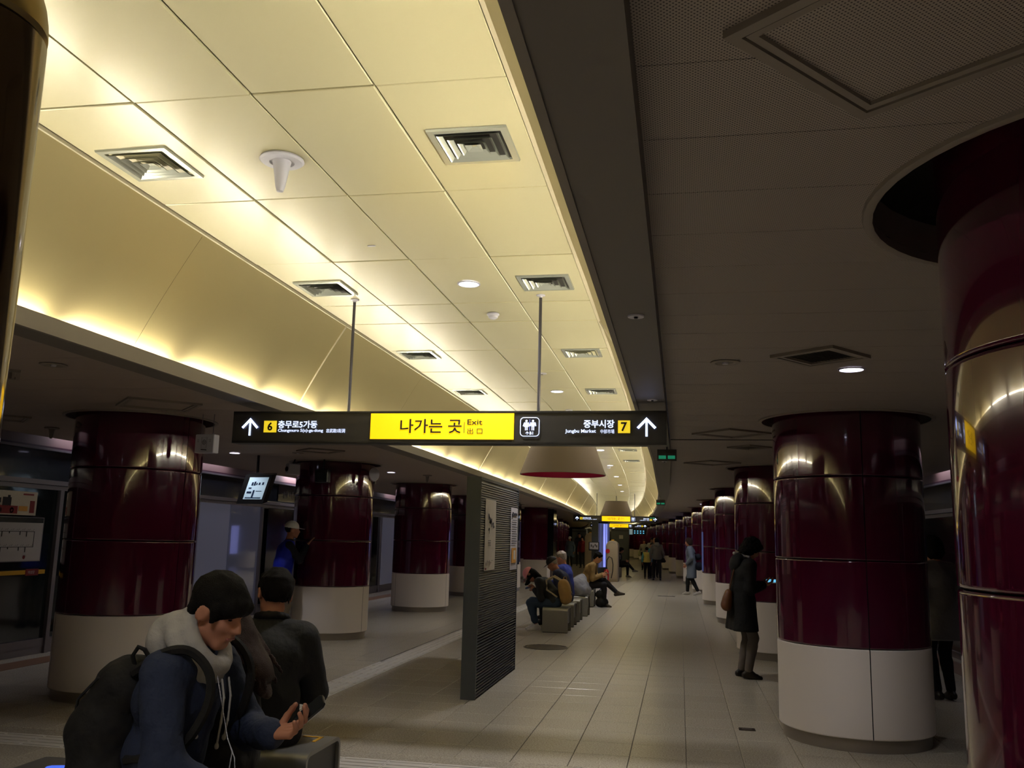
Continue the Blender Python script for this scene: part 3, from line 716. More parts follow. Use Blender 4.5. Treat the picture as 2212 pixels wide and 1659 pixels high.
def dsign(yc, S, xo, label, rods=True, part=False, pic=True):
    """S: the sign's own size; xo: shift of plan; coordinates below are those of the nearest sign"""
    t = thing('direction_sign', (xo-1.747, yc, 2.265), label, 'sign')
    y = yc-.066
    X = lambda v: xo+v*S
    Z = lambda v: 2.265+(v-2.265)*S
    MB().box(X(-3.405), X(-.088), yc-.06, yc+.06, Z(2.265), Z(2.511)).build('casing', 'sign_black', t)
    b = MB(); b.box(X(-3.40), X(-.093), y-.001, yc-.058, Z(2.268), Z(2.283)); b.box(X(-3.40), X(-.093), y-.001, yc-.058, Z(2.496), Z(2.508)); b.build('edge_rail', 'black_plastic', t)
    yp = MB().box(X(-2.284), X(-1.187), y, yc-.058, Z(2.300), Z(2.493)).build('yellow_panel', 'yellow_lit', t)
    text_mesh(yp, '나가는 곳', X(-2.05), Z(2.345), y-.001, .106*S, 'ink', bold=.012, fit=.472*S)
    MB().box(X(-1.5605), X(-1.5565), y-.003, y-.001, Z(2.347), Z(2.428)).build('divider', 'ink', yp)
    text_mesh(yp, 'Exit', X(-1.536), Z(2.408), y-.001, .04*S, 'ink', bold=.01, fit=.113*S)
    text_mesh(yp, '出 口', X(-1.534), Z(2.340), y-.001, .044*S, 'ink', fit=.113*S)
    arrow(t, X(-3.258), Z(2.322), y, .137*S); arrow(t, X(-.228), Z(2.325), y, .137*S)
    n6 = MB().box(X(-3.144), X(-3.042), y, yc-.058, Z(2.348), Z(2.437)).build('exit_number_plate', 'yellow_small', t)
    n7 = MB().box(X(-.430), X(-.344), y, yc-.058, Z(2.350), Z(2.440)).build('exit_number_plate', 'yellow_small', t)
    text_mesh(n6, '6', X(-3.093), Z(2.360), y-.001, .066*S, 'ink', bold=.03, align='CENTER')
    text_mesh(n7, '7', X(-.387), Z(2.362), y-.001, .066*S, 'ink', bold=.03, align='CENTER')
    text_mesh(t, '충무로5가동', X(-3.027), Z(2.380), y-.001, .058*S, 'white_lit', bold=.02, fit=.318*S)
    text_mesh(t, 'Chungmuro 5(o)-ga-dong', X(-3.025), Z(2.345), y-.001, .030*S, 'white_lit', bold=.015, fit=.366*S)
    text_mesh(t, '忠武路5街洞', X(-2.634), Z(2.346), y-.001, .030*S, 'white_lit', fit=.15*S)
    text_mesh(t, '중부시장', X(-.676), Z(2.386), y-.001, .058*S, 'white_lit', bold=.02, fit=.22*S)
    text_mesh(t, 'Jungbu Market', X(-.809), Z(2.344), y-.001, .032*S, 'white_lit', bold=.015, fit=.221*S)
    text_mesh(t, '中部市場', X(-.555), Z(2.346), y-.001, .030*S, 'white_lit', fit=.099*S)
    # toilet pictogram in a rounded frame
    pts = []; x0, x1, z0, z1, r = X(-1.138), X(-1.0), Z(2.325), Z(2.461), .025*S
    for cx_, cz_, a in ((x1-r, z1-r, 0), (x0+r, z1-r, 90), (x0+r, z0+r, 180), (x1-r, z0+r, 270)):
        for q in range(0, 91, 15): pts.append((cx_+r*math.cos(R(a+q)), y-.001, cz_+r*math.sin(R(a+q))))
    tf = MB().tube(pts, .003*S, 4, closed=True).build('toilet_frame', 'white_lit', t)
    figure_pict(tf, X(-1.094), Z(2.368), y-.001, .077*S, True); figure_pict(tf, X(-1.046), Z(2.368), y-.001, .077*S, False)
    MB().box(X(-1.0705), X(-1.0685), y-.003, y-.001, Z(2.366), Z(2.447)).build('divider', 'lit_blue', tf)
    text_mesh(tf, 'B1', X(-1.069), Z(2.336), y-.001, .022*S, 'white_lit', bold=.02); arrow(tf, X(-1.087), Z(2.335), y, .024*S)
    if rods:
        for xr in (-2.489, -1.017):
            MB().cyl((X(xr), yc, Z(2.51)), (X(xr), yc, 3.385), .0115, n=10).build('rod', 'rod', t, smooth=True)
            MB().lathe([(.034, .0), (.034, -.006), (.014, -.012), (.0125, -.022)], (X(xr), yc, 3.400), n=18).build('ceiling_cap', 'white_plastic', t, smooth=True)
    return t
dsign(6.465, 1., 0., 'long black hanging sign with a glowing yellow exit panel, the nearest one')
dsign(35.6, 1., off(35.6), 'small far hanging exit sign, the nearer of the two distant ones')
dsign(53., 1., off(53)+.15, 'smallest hanging exit sign, half hidden behind the other distant one')
# ================================================================ lampshades
def lampshade(y, label):
    x = CX+off(y)-.01
    t = thing('pendant_lampshade', (x, y, 2.577), label, 'lampshade', 'cone lampshades under the lit ceiling')
    sh_ = MB().lathe([(.668, 0), (.672, .004), (.452, .60)], n=64).build('shade', 'shade_out', t, smooth=True, world=False)
    MB().lathe([(.660, .002), (.445, .598), (.0001, .598)], n=64).build('lining', 'shade_in', sh_, smooth=True, world=False)
    MB().lathe([(.660, .002), (.660, -.004), (.670, -.004), (.672, .004)], n=64).build('rim', 'shade_out', sh_, smooth=True, world=False)
    MB().lathe([(.0001, .604), (.452, .60)], n=64).build('top_plate', 'shade_out', t, world=False)
    MB().cyl((0,0,.6), (0,0,.825), .012, n=8).build('stem', 'rod', t, world=False)
    lb = bpy.data.lights.new('pendant_lamp', 'POINT'); lb.energy = 1.6; lb.color = (1, .86, .8); lb.shadow_soft_size = .08
    lo = bpy.data.objects.new('lamp', lb); col.objects.link(lo); lo.parent = t; lo.location = (0, 0, .35)
lampshade(14.0, 'big taupe cone lampshade with a crimson lining behind the near exit sign')
lampshade(38.0, 'small far cone lampshade above the distant exit sign')
# ================================================================ slatted partition
t = thing('partition', (-2.08, 10.2, 0), 'dark grey freestanding partition with slatted sides and two paper posters', 'partition')
PX0, PX1, PY0, PY1, PZ = -2.155, -2.005, 9.05, 11.28, 2.205
MB().box(PX0, PX1, PY0, PY0+.03, 0, PZ).build('end_panel', 'partition', t); MB().box(PX0, PX1, PY1-.03, PY1, 0, PZ).build('end_panel', 'partition', t)
MB().box(PX0, PX1, PY0+.03, PY1-.03, PZ-.03, PZ).build('top_cap', 'partition', t)
MB().box(PX0+.03, PX1-.03, PY0+.03, PY1-.03, .0, PZ-.03).build('core', 'dark_void', t)
MB().box(PX0, PX0+.012, PY0+.03, PY1-.03, 0, PZ-.03).build('back_panel', 'partition', t)
def slat_mesh(z, hgt, d):
    x1 = PX1-d; return MB().add([(x1-.02, PY0+.03, z), (x1, PY0+.03, z), (x1-.008, PY0+.03, z+hgt), (x1-.02, PY0+.03, z+hgt), (x1-.02, PY1-.03, z), (x1, PY1-.03, z), (x1-.008, PY1-.03, z+hgt), (x1-.02, PY1-.03, z+hgt)],
                     [(0,1,2,3),(7,6,5,4),(1,5,6,2),(2,6,7,3),(0,4,5,1)])
z = .02
while z < .60:                     # open louvres at the foot
    slat_mesh(z, .015, .0).build('slat', 'slat', t); z += .03
MB().box(PX1-.028, PX1-.012, PY0+.03, PY1-.03, .615, PZ-.03).build('backing', 'slat', t)
z = .62
while z < PZ-.05:
    slat_mesh(z, .017, .0).build('slat', 'slat', t); z += .0245
def sheet_obj(name, y0, y1, z0, z1, label, matn):
    t2 = thing(name, (PX1+.004, (y0+y1)/2, z0), label, 'poster')
    vs = []; n = 6
    for i in range(n+1):
        for k in range(n+1):
            u, v = i/n, k/n; vs.append((PX1+.003+.006*abs(math.sin(u*3.1+v*2))*(u*(1-v)+.2), y0+(y1-y0)*u, z0+(z1-z0)*v))
    fs_ = [(i*(n+1)+k, (i+1)*(n+1)+k, (i+1)*(n+1)+k+1, i*(n+1)+k+1) for i in range(n) for k in range(n)]
    vs2 = vs+[(PX1+.001, p[1], p[2]) for p in vs[:1]+[vs[n]]+[vs[-1]]+[vs[n*(n+1)]]]
    return MB().add(vs, fs_).build('sheet', matn, t2, smooth=True)
t2 = sheet_obj('poster', 9.28, 9.83, 1.245, 1.99, 'tall aged paper poster with brush strokes, the nearer one on the partition', 'paper')
b = MB()
def stroke(mb, pts, w_):
    for (a, c, w0), (a2, c2, w1) in zip([(p[0], p[1], p[2]) for p in pts][:-1], [(p[0], p[1], p[2]) for p in pts][1:]):
        mb.add([(PX1+.012, a-w0*w_, c), (PX1+.012, a+w0*w_, c), (PX1+.012, a2+w1*w_, c2), (PX1+.012, a2-w1*w_, c2)], [(0, 1, 2, 3), (3, 2, 1, 0)])
stroke(b, [(9.42, 1.84, 1), (9.44, 1.80, 2), (9.43, 1.77, .6)], .014)
stroke(b, [(9.47, 1.74, 1), (9.50, 1.80, 1.4), (9.53, 1.73, 1.), (9.57, 1.79, 1.3), (9.58, 1.70, 1.)], .012)
stroke(b, [(9.60, 1.72, .5), (9.66, 1.75, 1.2), (9.69, 1.69, 1.5), (9.74, 1.72, .3)], .014)
stroke(b, [(9.42, 1.66, 1), (9.46, 1.69, 1.6), (9.47, 1.63, .6)], .013)
for k in range(4): b.box(PX1+.011, PX1+.0125, 9.42, 9.56, 1.555-.018*k, 1.56-.018*k)
b.build('brush_writing', 'print_dark', t2)
b = MB()
for k in range(6): b.box(PX1+.011, PX1+.0125, 9.33+.06*k, 9.36+.06*k, 1.30+.02*(k % 3), 1.33+.02*(k % 2))
b.build('landscape_print', 'ring', t2)
MB().box(PX1+.011, PX1+.0125, 9.30, 9.36, 1.255, 1.275).build('red_seal', 'red_print', t2)
t2 = sheet_obj('poster', 10.74, 11.20, 1.21, 1.955, 'narrow white notice with an orange picture, the farther one on the partition', 'paper_white')
b = MB(); b.box(PX1+.011, PX1+.0125, 10.80, 10.88, 1.84, 1.90); b.box(PX1+.011, PX1+.0125, 10.9, 11.12, 1.86, 1.89)
for k in range(11): b.box(PX1+.011, PX1+.0125, 10.8, 11.13-.03*(k % 3), 1.80-.028*k, 1.807-.028*k)
b.build('notice_text', 'print_dark', t2)['kind'] = 'stuff'
MB().box(PX1+.011, PX1+.0125, 10.80, 11.1, 1.29, 1.47).build('orange_picture', 'orange_print', t2)
MB().box(PX1+.0125, PX1+.0135, 10.92, 11.04, 1.33, 1.44).build('pale_subject', 'paper', t2)
# ================================================================ floor fittings
# tactile guide strips: raised bar tiles
ts = struct('floor')
ts.name = 'floor'; 
def bar_tiles(x0, y0, n, along, name='guide_tile'):
    for k in range(n):
        b = MB()
        if along == 'y':
            ya = y0+k*.336; b.box(x0, x0+.336-.003, ya, ya+.333, -.02, 0)
            for i in range(4): b.box(x0+.03+i*.084, x0+.03+i*.084+.034, ya+.012, ya+.32, 0, .005)
        else:
            xa = x0+k*.336; b.box(xa, xa+.333, y0, y0+.333, -.02, 0)
            for i in range(4): b.box(xa+.012, xa+.32, y0+.03+i*.084, y0+.03+i*.084+.034, 0, .005)
        b.build(name, 'tactile', ts)
b = MB(); b.box(-3.99, -3.31, 5.9, 90, -.02, -.003); b.build('strip_bed', 'granite', ts)
b = MB(); b.box(-7.9, -.0, 6.0, 6.74, -.021, -.0035); b.build('strip_bed', 'granite', ts)
bar_tiles(-3.768, 6.60, 49, 'y'); bar_tiles(-7.5, 6.205, 11, 'x'); bar_tiles(-3.40, 6.205, 9, 'x')
b = MB()
for k in range(60): b.box(-3.768, -3.435, 23.5+k*.336, 23.83+k*.336, -.01, .002)
b.build('guide_tiles', 'tactile', ts)['kind'] = 'stuff'
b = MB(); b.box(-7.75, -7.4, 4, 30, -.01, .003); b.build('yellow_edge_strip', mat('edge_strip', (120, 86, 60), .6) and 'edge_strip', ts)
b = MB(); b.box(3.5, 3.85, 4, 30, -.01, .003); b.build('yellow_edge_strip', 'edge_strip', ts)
t = thing('manhole_cover', (-1.97, 13.65, 0), 'round bronze-grey floor cover between the partition and the nearest far stool', 'cover')
MB().lathe([(.33, .0), (.335, .006), (.31, .007), (.305, .003), (0.0001, .003)], n=48).build('rim_and_plate', 'manhole', t, world=False)
b = MB()
for k in range(9): b.obox((0, -.24+.06*k, .0045), (2*math.sqrt(max(.01, .29**2-(-.24+.06*k)**2)), .006, .003), 0)
b.build('tread_ribs', 'steel', t, world=False)
for (x, y, w_, d_, lab) in ((.56, 8.43, .14, .10, 'small dark rectangular floor plate in front of the right column'), (-.40, 27.35, .5, .3, 'thin metal floor plate in the walkway before the grey-coated walker')):
    t = thing('floor_plate', (x, y, 0), lab, 'plate'); MB().bbox((0, 0, .002), (w_, d_, .006), .002).build('plate', 'floor_plate', t, world=False)
    MB().bbox((0, 0, .006), (w_*.6, d_*.3, .003), .001).build('inset', 'steel', t, world=False)
# ================================================================ stools (bent steel benches)
def stool(x, y, w_, l_, h_, label, tape=False, group=None):
    t = thing('bench', (x, y, 0), label, 'bench', group)
    th = .022; r = .06; prof_ = []
    # U profile in (y,z): outer from near foot up, over, down
    def arc(cy, cz, a0, a1, rr, n=6): return [(cy+rr*math.cos(R(a0+(a1-a0)*i/n)), cz+rr*math.sin(R(a0+(a1-a0)*i/n))) for i in range(n+1)]
    o_ = [(-l_/2, 0)] + arc(-l_/2+r, h_-r, 180, 90, r) + arc(l_/2-r, h_-r, 90, 0, r) + [(l_/2, 0)]
    i_ = [(-l_/2+th, 0)] + arc(-l_/2+r, h_-r, 180, 90, r-th) + arc(l_/2-r, h_-r, 90, 0, r-th) + [(l_/2-th, 0)]
    n = len(o_); vs = [(-w_/2, p[0], p[1]) for p in o_]+[(-w_/2, p[0], p[1]) for p in i_]+[(w_/2, p[0], p[1]) for p in o_]+[(w_/2, p[0], p[1]) for p in i_]
    fs_ = []
    for k in range(n-1):
        fs_ += [(k, n+k, n+k+1, k+1), (2*n+k, 2*n+k+1, 3*n+k+1, 3*n+k), (k, k+1, 2*n+k+1, 2*n+k), (n+k, 3*n+k, 3*n+k+1, n+k+1)]
    fs_ += [(0, 2*n, 3*n, n), (n-1, 2*n-1, 4*n-1, 3*n-1)]
    sh_ = MB().add(vs, fs_).build('shell', 'brushed', t, smooth=True, world=False)
    b = MB(); b.box(-w_/2+.02, w_/2-.02, -l_/2+th+.001, l_/2-th-.001, h_*.35, h_-.03); b.build('inner_box', 'black_plastic', t, world=False)
    MB().box(-w_/2+.01, w_/2-.01, -l_/2-.002, -l_/2+th+.002, 0, .012).build('foot', 'rubber', t, world=False)
    MB().box(-w_/2+.01, w_/2-.01, l_/2-th-.002, l_/2+.002, 0, .012).build('foot', 'rubber', t, world=False)
    if tape:
        MB().obox((w_/2-.13, l_/2-.1, h_+.0015), (.12, .02, .003)).build('yellow_tape', 'yellow_stripe', sh_, world=False)
        MB().obox((w_/2-.08, l_/2-.16, h_+.0015), (.02, .12, .003)).build('yellow_tape', 'yellow_stripe', sh_, world=False)
    return t
stool(-2.17, 4.98, .44, .50, .44, 'brushed steel cube bench with yellow tape, the nearest, under the man in black', True)
stool(-2.08, 3.48, .44, .50, .44, 'brushed steel cube bench under the man in the denim jacket')
stool(-2.12, 15.98, .44, .50, .42, 'brushed steel cube bench, under the girl in the pink cap')
stool(-2.14, 17.08, .44, .50, .42, 'brushed steel cube bench under the man in the black cap')
stool(-2.15, 18.18, .44, .50, .42, 'brushed steel cube bench behind the man in the black cap, holding the blue-jacketed man')
stool(-2.13, 19.5, .44, .50, .42, 'brushed steel cube bench carrying the pale padded jacket')
stool(-2.26, 22.15, .46, .50, .42, 'brushed steel cube bench under the man in the tan jacket')
stool(-2.75, 40.0, .46, .50, .42, 'far brushed steel cube bench beside the rounded beige cabinet')
# ================================================================ post at the upper left corner
t = thing('steel_post', (-.813, .806, 0), 'polished dark bronze post with a domed cap at the upper left corner', 'post')
PR = .098
MB().lathe([(PR+.012, 0), (PR+.012, .04), (PR, .045), (PR, 2.155), (PR-.004, 2.160)], n=64).build('shaft', 'post_metal', t, smooth=True, world=False)
MB().lathe([(PR-.004, 2.1605)]+[(PR*math.cos(R(a)), 2.166+PR*1.2*math.sin(R(a))) for a in range(0, 90, 9)]+[(.0001, 2.166+PR*1.2)], n=64).build('dome_cap', mat('dome', (150, 130, 84), .3, metal=.85) and 'dome', t, smooth=True, world=False)
# ================================================================ alarm box, cameras, monitor on the left
t = thing('alarm_box', (-4.47, 7.93, 2.32), 'small white box with a round emblem hanging by rods on the left column', 'box')
rzb = R(-8)
MB().bbox((-4.47, 7.93, 2.412), (.215, .085, .18), .006, rzb).build('case', 'white_plastic', t)
b = MB()
for dx in (-.065, .055): b.cyl((-4.47+dx, 7.93, 2.50), (-4.47+dx, 7.93, 2.70), .004, n=6)
b.build('hanger_rod', 'alu', t)
fx = lambda u, v, d=.0455: (-4.47+u*math.cos(rzb)+d*math.sin(rzb), 7.93+u*math.sin(rzb)-d*math.cos(rzb), 2.412+v)
b = MB(); b.tube([fx(.0+.018*math.cos(a), .012+.022*math.sin(a)) for a in [2*math.pi*i/16 for i in range(16)]], .002, 4, closed=True)
b.tube([fx(u, v) for u, v in ((-.03, .06), (.03, .06), (.03, -.045), (-.03, -.045))], .001, 4, closed=True)
b.tube([fx(.008, .022), fx(-.006, .02), fx(-.002, .01), fx(.006, .006), fx(-.006, .0)], .002, 4); b.build('emblem', 'print_dark', t)
b = MB()
for u in (-.07, .065):
    for k in range(4): b.tube([fx(u-.01, .04-.008*k), fx(u+.01, .04-.008*k)], .0012, 4)
b.tube([fx(-.03, -.058), fx(.03, -.062)], .006, 4); b.build('print_mark', 'print_dark', t)
def camera_box(name, p, rz, label, sz=(.1, .22, .1), white=True):
    t = thing(name, p, label, 'camera', rz=rz)
    mm = 'white_plastic' if white else 'black_plastic'
    MB().bbox((0, 0, 0), sz, .012).build('housing', mm, t, world=False)
    MB().cyl((0, -sz[1]/2-.01, 0), (0, -sz[1]/2+.01, 0), sz[0]*.36, n=16).build('lens', 'glass_dark', t, world=False)
    MB().cyl((0, 0, sz[2]/2), (0, .03, 2.70-p[2]), .012, n=8).build('bracket', 'rod', t, world=False)
    return t
camera_box('security_camera', (-5.85, 12.98, 2.545), R(-35), 'white box camera at the upper left of the column behind the blue-vested man', (.11, .2, .17))
camera_box('security_camera', (-5.33, 12.92, 2.44), R(5), 'dark boxy camera in front of the column behind the blue-vested man', (.2, .16, .2), False)
t = thing('wall_speaker', (-4.66, 13.3, 2.5), 'pale oval speaker on the right flank of the column with cameras', 'speaker')
b = MB(); b.lathe([(.0001, .0), (.05, .01), (.075, .04), (.08, .08), (.075, .10), (0.0001, .10)], n=24, sy=1.35)
o = b.build('shell', 'white_plastic', t, smooth=True, world=False); o.rotation_euler = (R(78), 0, R(28)); o.location = (0, 0, -.02)
MB().obox((0, .07, -.12), (.03, .06, .04)).build('mount', 'black_plastic', t, world=False)
t = thing('ceiling_monitor', (-6.20, 12.3, 2.0), 'tilted black ceiling monitor showing a pale screen with dark figures', 'monitor')
# screen plane leaning towards the viewer
ax = Vector((.985, -.17, 0)); up_ = Vector((.16, -.30, .94)).normalized(); nrm = ax.cross(up_).normalized()
if nrm.y > 0: nrm = -nrm
C0 = Vector((-6.13, 12.3, 2.215))
def pl(u, v, d): return C0 + ax*u + (up_+ax*.30)*v + nrm*d
def slab(u0, u1, v0, v1, d0, d1):
    return MB().add([pl(u0, v0, d0), pl(u1, v0, d0), pl(u1, v1, d0), pl(u0, v1, d0), pl(u0, v0, d1), pl(u1, v0, d1), pl(u1, v1, d1), pl(u0, v1, d1)],
                    [(0,1,2,3),(7,6,5,4),(0,4,5,1),(1,5,6,2),(2,6,7,3),(3,7,4,0)])
slab(-.22, .24, -.24, .20, 0, -.12).build('casing', 'black_plastic', t)
sc_ = slab(-.13, .20, -.17, .165, .003, .0); so_ = sc_.build('screen', 'screen_pale', t)
b = MB()
for (u0, u1, v0, v1) in ((-.06, -.03, .04, .09), (-.02, .01, .04, .1), (.02, .04, .05, .08), (.06, .09, .05, .085), (.12, .15, .05, .09), (-.10, -.02, -.08, -.05), (.0, .03, -.15, -.03), (-.1, .17, -.155, -.14), (.05, .15, -.05, -.04), (-.09, -.04, -.01, .01)):
    m_ = slab(u0, u1, v0, v1, .005, .004); b.add(m_.v, m_.f)
b.build('screen_image', 'screen_dark', so_)
MB().cyl((-6.12, 12.36, 2.44), (-6.12, 12.36, 2.70), .02, n=8).build('ceiling_pole', 'black_plastic', t)
# ================================================================ things in the distance
ox = off(35.6)
t = thing('display_pillar', (-3.12, 36.7, 0), 'dark grey pillar with a glass side full of upright blue-white light', 'pillar'); t['kind'] = 'thing'
MB().box(-3.46, -3.19, 36.2, 37.2, 0, 2.40).build('dark_housing', 'partition', t)
MB().box(-3.19, -2.83, 36.22, 37.2, .5, 2.22).build('glass_case', 'lit_blue_dim', t); MB().box(-3.19, -2.82, 36.2, 37.2, 2.22, 2.42).build('top_machine', 'header_dark', t)
for k, (x0, w_, m_) in enumerate(((-3.17, .02, 'alu'), (-3.11, .03, 'lit_blue_dim'), (-3.04, .015, 'alu'), (-2.99, .08, 'lit_blue'), (-2.88, .04, 'lit_blue'))):
    MB().box(x0, x0+w_, 36.185, 36.22, .52, 2.20).build('light_column', m_, t)
MB().box(-3.19, -2.83, 36.2, 37.2, 0, .5).build('base', 'partition', t)
t = thing('notice_board', (-3.42, 35.45, 1.1), 'white notice with black footprints framed in black, left of the glowing pillar', 'sign')
MB().bbox((-3.35, 36.08, 1.32), (.42, .06, .34), .02).build('frame', 'black_plastic', t); MB().box(-3.52, -3.18, 36.04, 36.05, 1.2, 1.46).build('sheet', 'paper_white', t)
b = MB()
for x_, z_ in ((-3.45, 1.34), (-3.38, 1.30), (-3.30, 1.36), (-3.24, 1.32)): b.obox((x_, 36.035, z_), (.04, .005, .09), 0)
b.build('footprint', 'ink', t)
MB().box(-3.48, -3.22, 36.11, 36.2, 1.25, 1.4).build('bracket', 'black_plastic', t)
def capsule_cabinet(x, y, w_, d_, h_, label, red=True):
    t = thing('fire_cabinet', (x, y, 0), label, 'cabinet')
    n = 12; pr = [(-w_/2, 0), (w_/2, 0)]+[(w_/2*math.cos(R(a)), h_-w_/2*.9+w_/2*.9*math.sin(R(a))) for a in range(0, 181, 15)]
    vs = [(p[0], -d_/2, p[1]) for p in pr]+[(p[0], d_/2, p[1]) for p in pr]; m = len(pr)
    MB().add(vs, [tuple(range(m)), tuple(range(2*m-1, m-1, -1))]+[(i, m+i, m+(i+1) % m, (i+1) % m) for i in range(m)]).build('body', 'beige_box', t, world=False, smooth=True, angle=R(30))
    pr2 = [(p[0]*.84, .08+(p[1]-.0)*.9) for p in pr]
    MB().add([(p[0], -d_/2-.012, p[1]) for p in pr2], [tuple(range(m))]).build('door', 'beige_box', t, world=False)
    b = MB(); b.tube([(p[0]*.84, -d_/2-.014, .08+p[1]*.9) for p in pr], .006, 4, closed=True); b.build('door_seam', 'ring', t, world=False)
    MB().bbox((0, 0, h_+.01), (.12, .12, .05), .01).build('beacon', 'yellow_stripe', t, world=False)
    if red:
        b = MB(); b.cyl((-w_*.36, -d_/2-.02, h_*.74), (-w_*.36, -d_/2-.005, h_*.74), .085, n=18); b.build('red_lamp', 'red_paint', t, world=False)
    return t
capsule_cabinet(-2.585, 35.7, .45, .8, 1.56, 'rounded beige fire cabinet with a red disc, behind the man in the tan jacket')
capsule_cabinet(-4.45, 46., .5, .6, 1.9, 'second rounded beige cabinet, glimpsed left of the dark pillar', False)
t = thing('fire_extinguisher', (-2.66, 33.6, 0), 'red fire extinguisher with a black hose in front of the beige cabinet', 'extinguisher')
MB().lathe([(.0001, 0), (.09, 0), (.1, .03), (.1, .42), (.07, .5), (.03, .53), (.0001, .53)], n=20).build('cylinder', 'red_paint', t, smooth=True, world=False)
MB().tube([(.0, 0, .52), (.02, 0, .85), (.1, 0, .98), (.2, 0, .92), (.24, 0, .7), (.23, 0, .45), (.18, 0, .2)], .018, 6).build('hose', 'rubber', t, world=False)
MB().obox((0, 0, .56), (.08, .06, .06)).build('valve', 'black_plastic', t, world=False)
MB().box(-.05, .05, -.104, -.098, .15, .3).build('label', 'paper_white', t, world=False)
for (x, y, w_, h_, lab) in ((-4.02+.3, 58., 1.1, 2.3, 'tall dark kiosk wall with a small white notice under the smallest exit sign'), (-6.3, 58., .9, 2.2, 'dark kiosk wall with a pale notice left of the glowing pillar')):
    t = thing('kiosk', (x, y, 0), lab, 'kiosk')
    MB().box(-w_/2, w_/2, -.4, .4, 0, h_).build('body', 'partition', t, world=False)
    MB().box(-.05, .2, -.42, -.4, h_-.65, h_-.42).build('notice', 'paper_white', t, world=False); MB().box(-w_/2, w_/2, -.43, -.4, h_-.18, h_-.1).build('top_band', 'black_plastic', t, world=False)
t = thing('departure_board', (-2.75, 60., 1.93), 'small far information display, part pale map and part dark with cyan digits', 'screen')
MB().box(-3.5, -2.15, 59.95, 60.1, 1.93, 2.32).build('casing', 'black_plastic', t); MB().box(-3.48, -3.05, 59.93, 59.95, 1.95, 2.3).build('map_screen', 'screen_pale', t)
b = MB()
for i in range(4):
    for j in range(2): b.box(-2.95+.19*i, -2.87+.19*i, 59.93, 59.95, 2.02+.13*j, 2.08+.13*j)
b.build('digit', 'screen_blue', t)
MB().cyl((-2.8, 60.05, 2.32), (-2.8, 60.05, 2.7), .02, n=8).build('pole', 'rod', t)
for (x, y, z, lab, w_) in ((-.13, 9.6, 2.45, 'unlit green exit plates hanging just right of the near sign end', .1), (-.42, 20.5, 2.40, 'narrow green-lit exit plate edge-on below the curved ceiling strip', .05), (-1.0, 34., 2.4, 'tiny green exit plate over the right side of the far sign', .05)):
    t = thing('emergency_exit_sign', (x, y, z), lab, 'sign')
    MB().box(-.10, .10, -.02, .02, -.02, .10).build('casing', 'sign_black', t, world=False)
    b = MB(); b.box(-.085, -.01, -.025, -.02, .0, .035); b.box(.01, .085, -.025, -.02, .0, .035); b.build('green_panel', 'green_exit', t, world=False)
    MB().cyl((0, 0, .1), (0, 0, 2.70-z), .008, n=6).build('rod', 'rod', t, world=False)
# square dark column with advert faces on the left row
t = thing('advert_column', (-5.15, 33.4, 0), 'square maroon pillar with glossy white advert strips, left of the grey-haired man', 'column'); t['kind'] = 'thing'
MB().box(-.5, .38, -.4, .4, .1, .80).build('lower_panel', 'column_white', t, world=False); MB().box(-.5, .38, -.4, .4, .80, 2.69).build('shell', 'maroon', t, world=False); MB().box(-.48, .36, -.38, .38, 0, .1).build('kick_plate', 'steel', t, world=False)
MB().box(.39, .60, -.38, .38, .9, 2.65).build('advert_case', 'glass_dark', t, world=False)
t = thing('advert_case', (-4.98, 27.4, 0), 'upright glossy advert case with bluish highlights at the right edge of the partition', 'display')
MB().box(-.12, .12, -.25, .25, .785, 2.66).build('glass_body', 'glass_dark', t, world=False); MB().box(-.16, .16, -.28, .28, 0.1, .78).build('base', 'column_white', t, world=False); MB().box(-.14, .14, -.26, .26, 0, .1).build('kick_plate', 'steel', t, world=False)
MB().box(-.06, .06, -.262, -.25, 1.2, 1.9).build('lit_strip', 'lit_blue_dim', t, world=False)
t = thing('advert_strip', (.57, 24.0, .85), 'tall pale blue glowing strip on the column next to the grey-coated walker', 'light')
MB().box(-.02, .02, .04, .09, 0, 1.0).build('strip', 'lit_blue_dim', t, world=False)
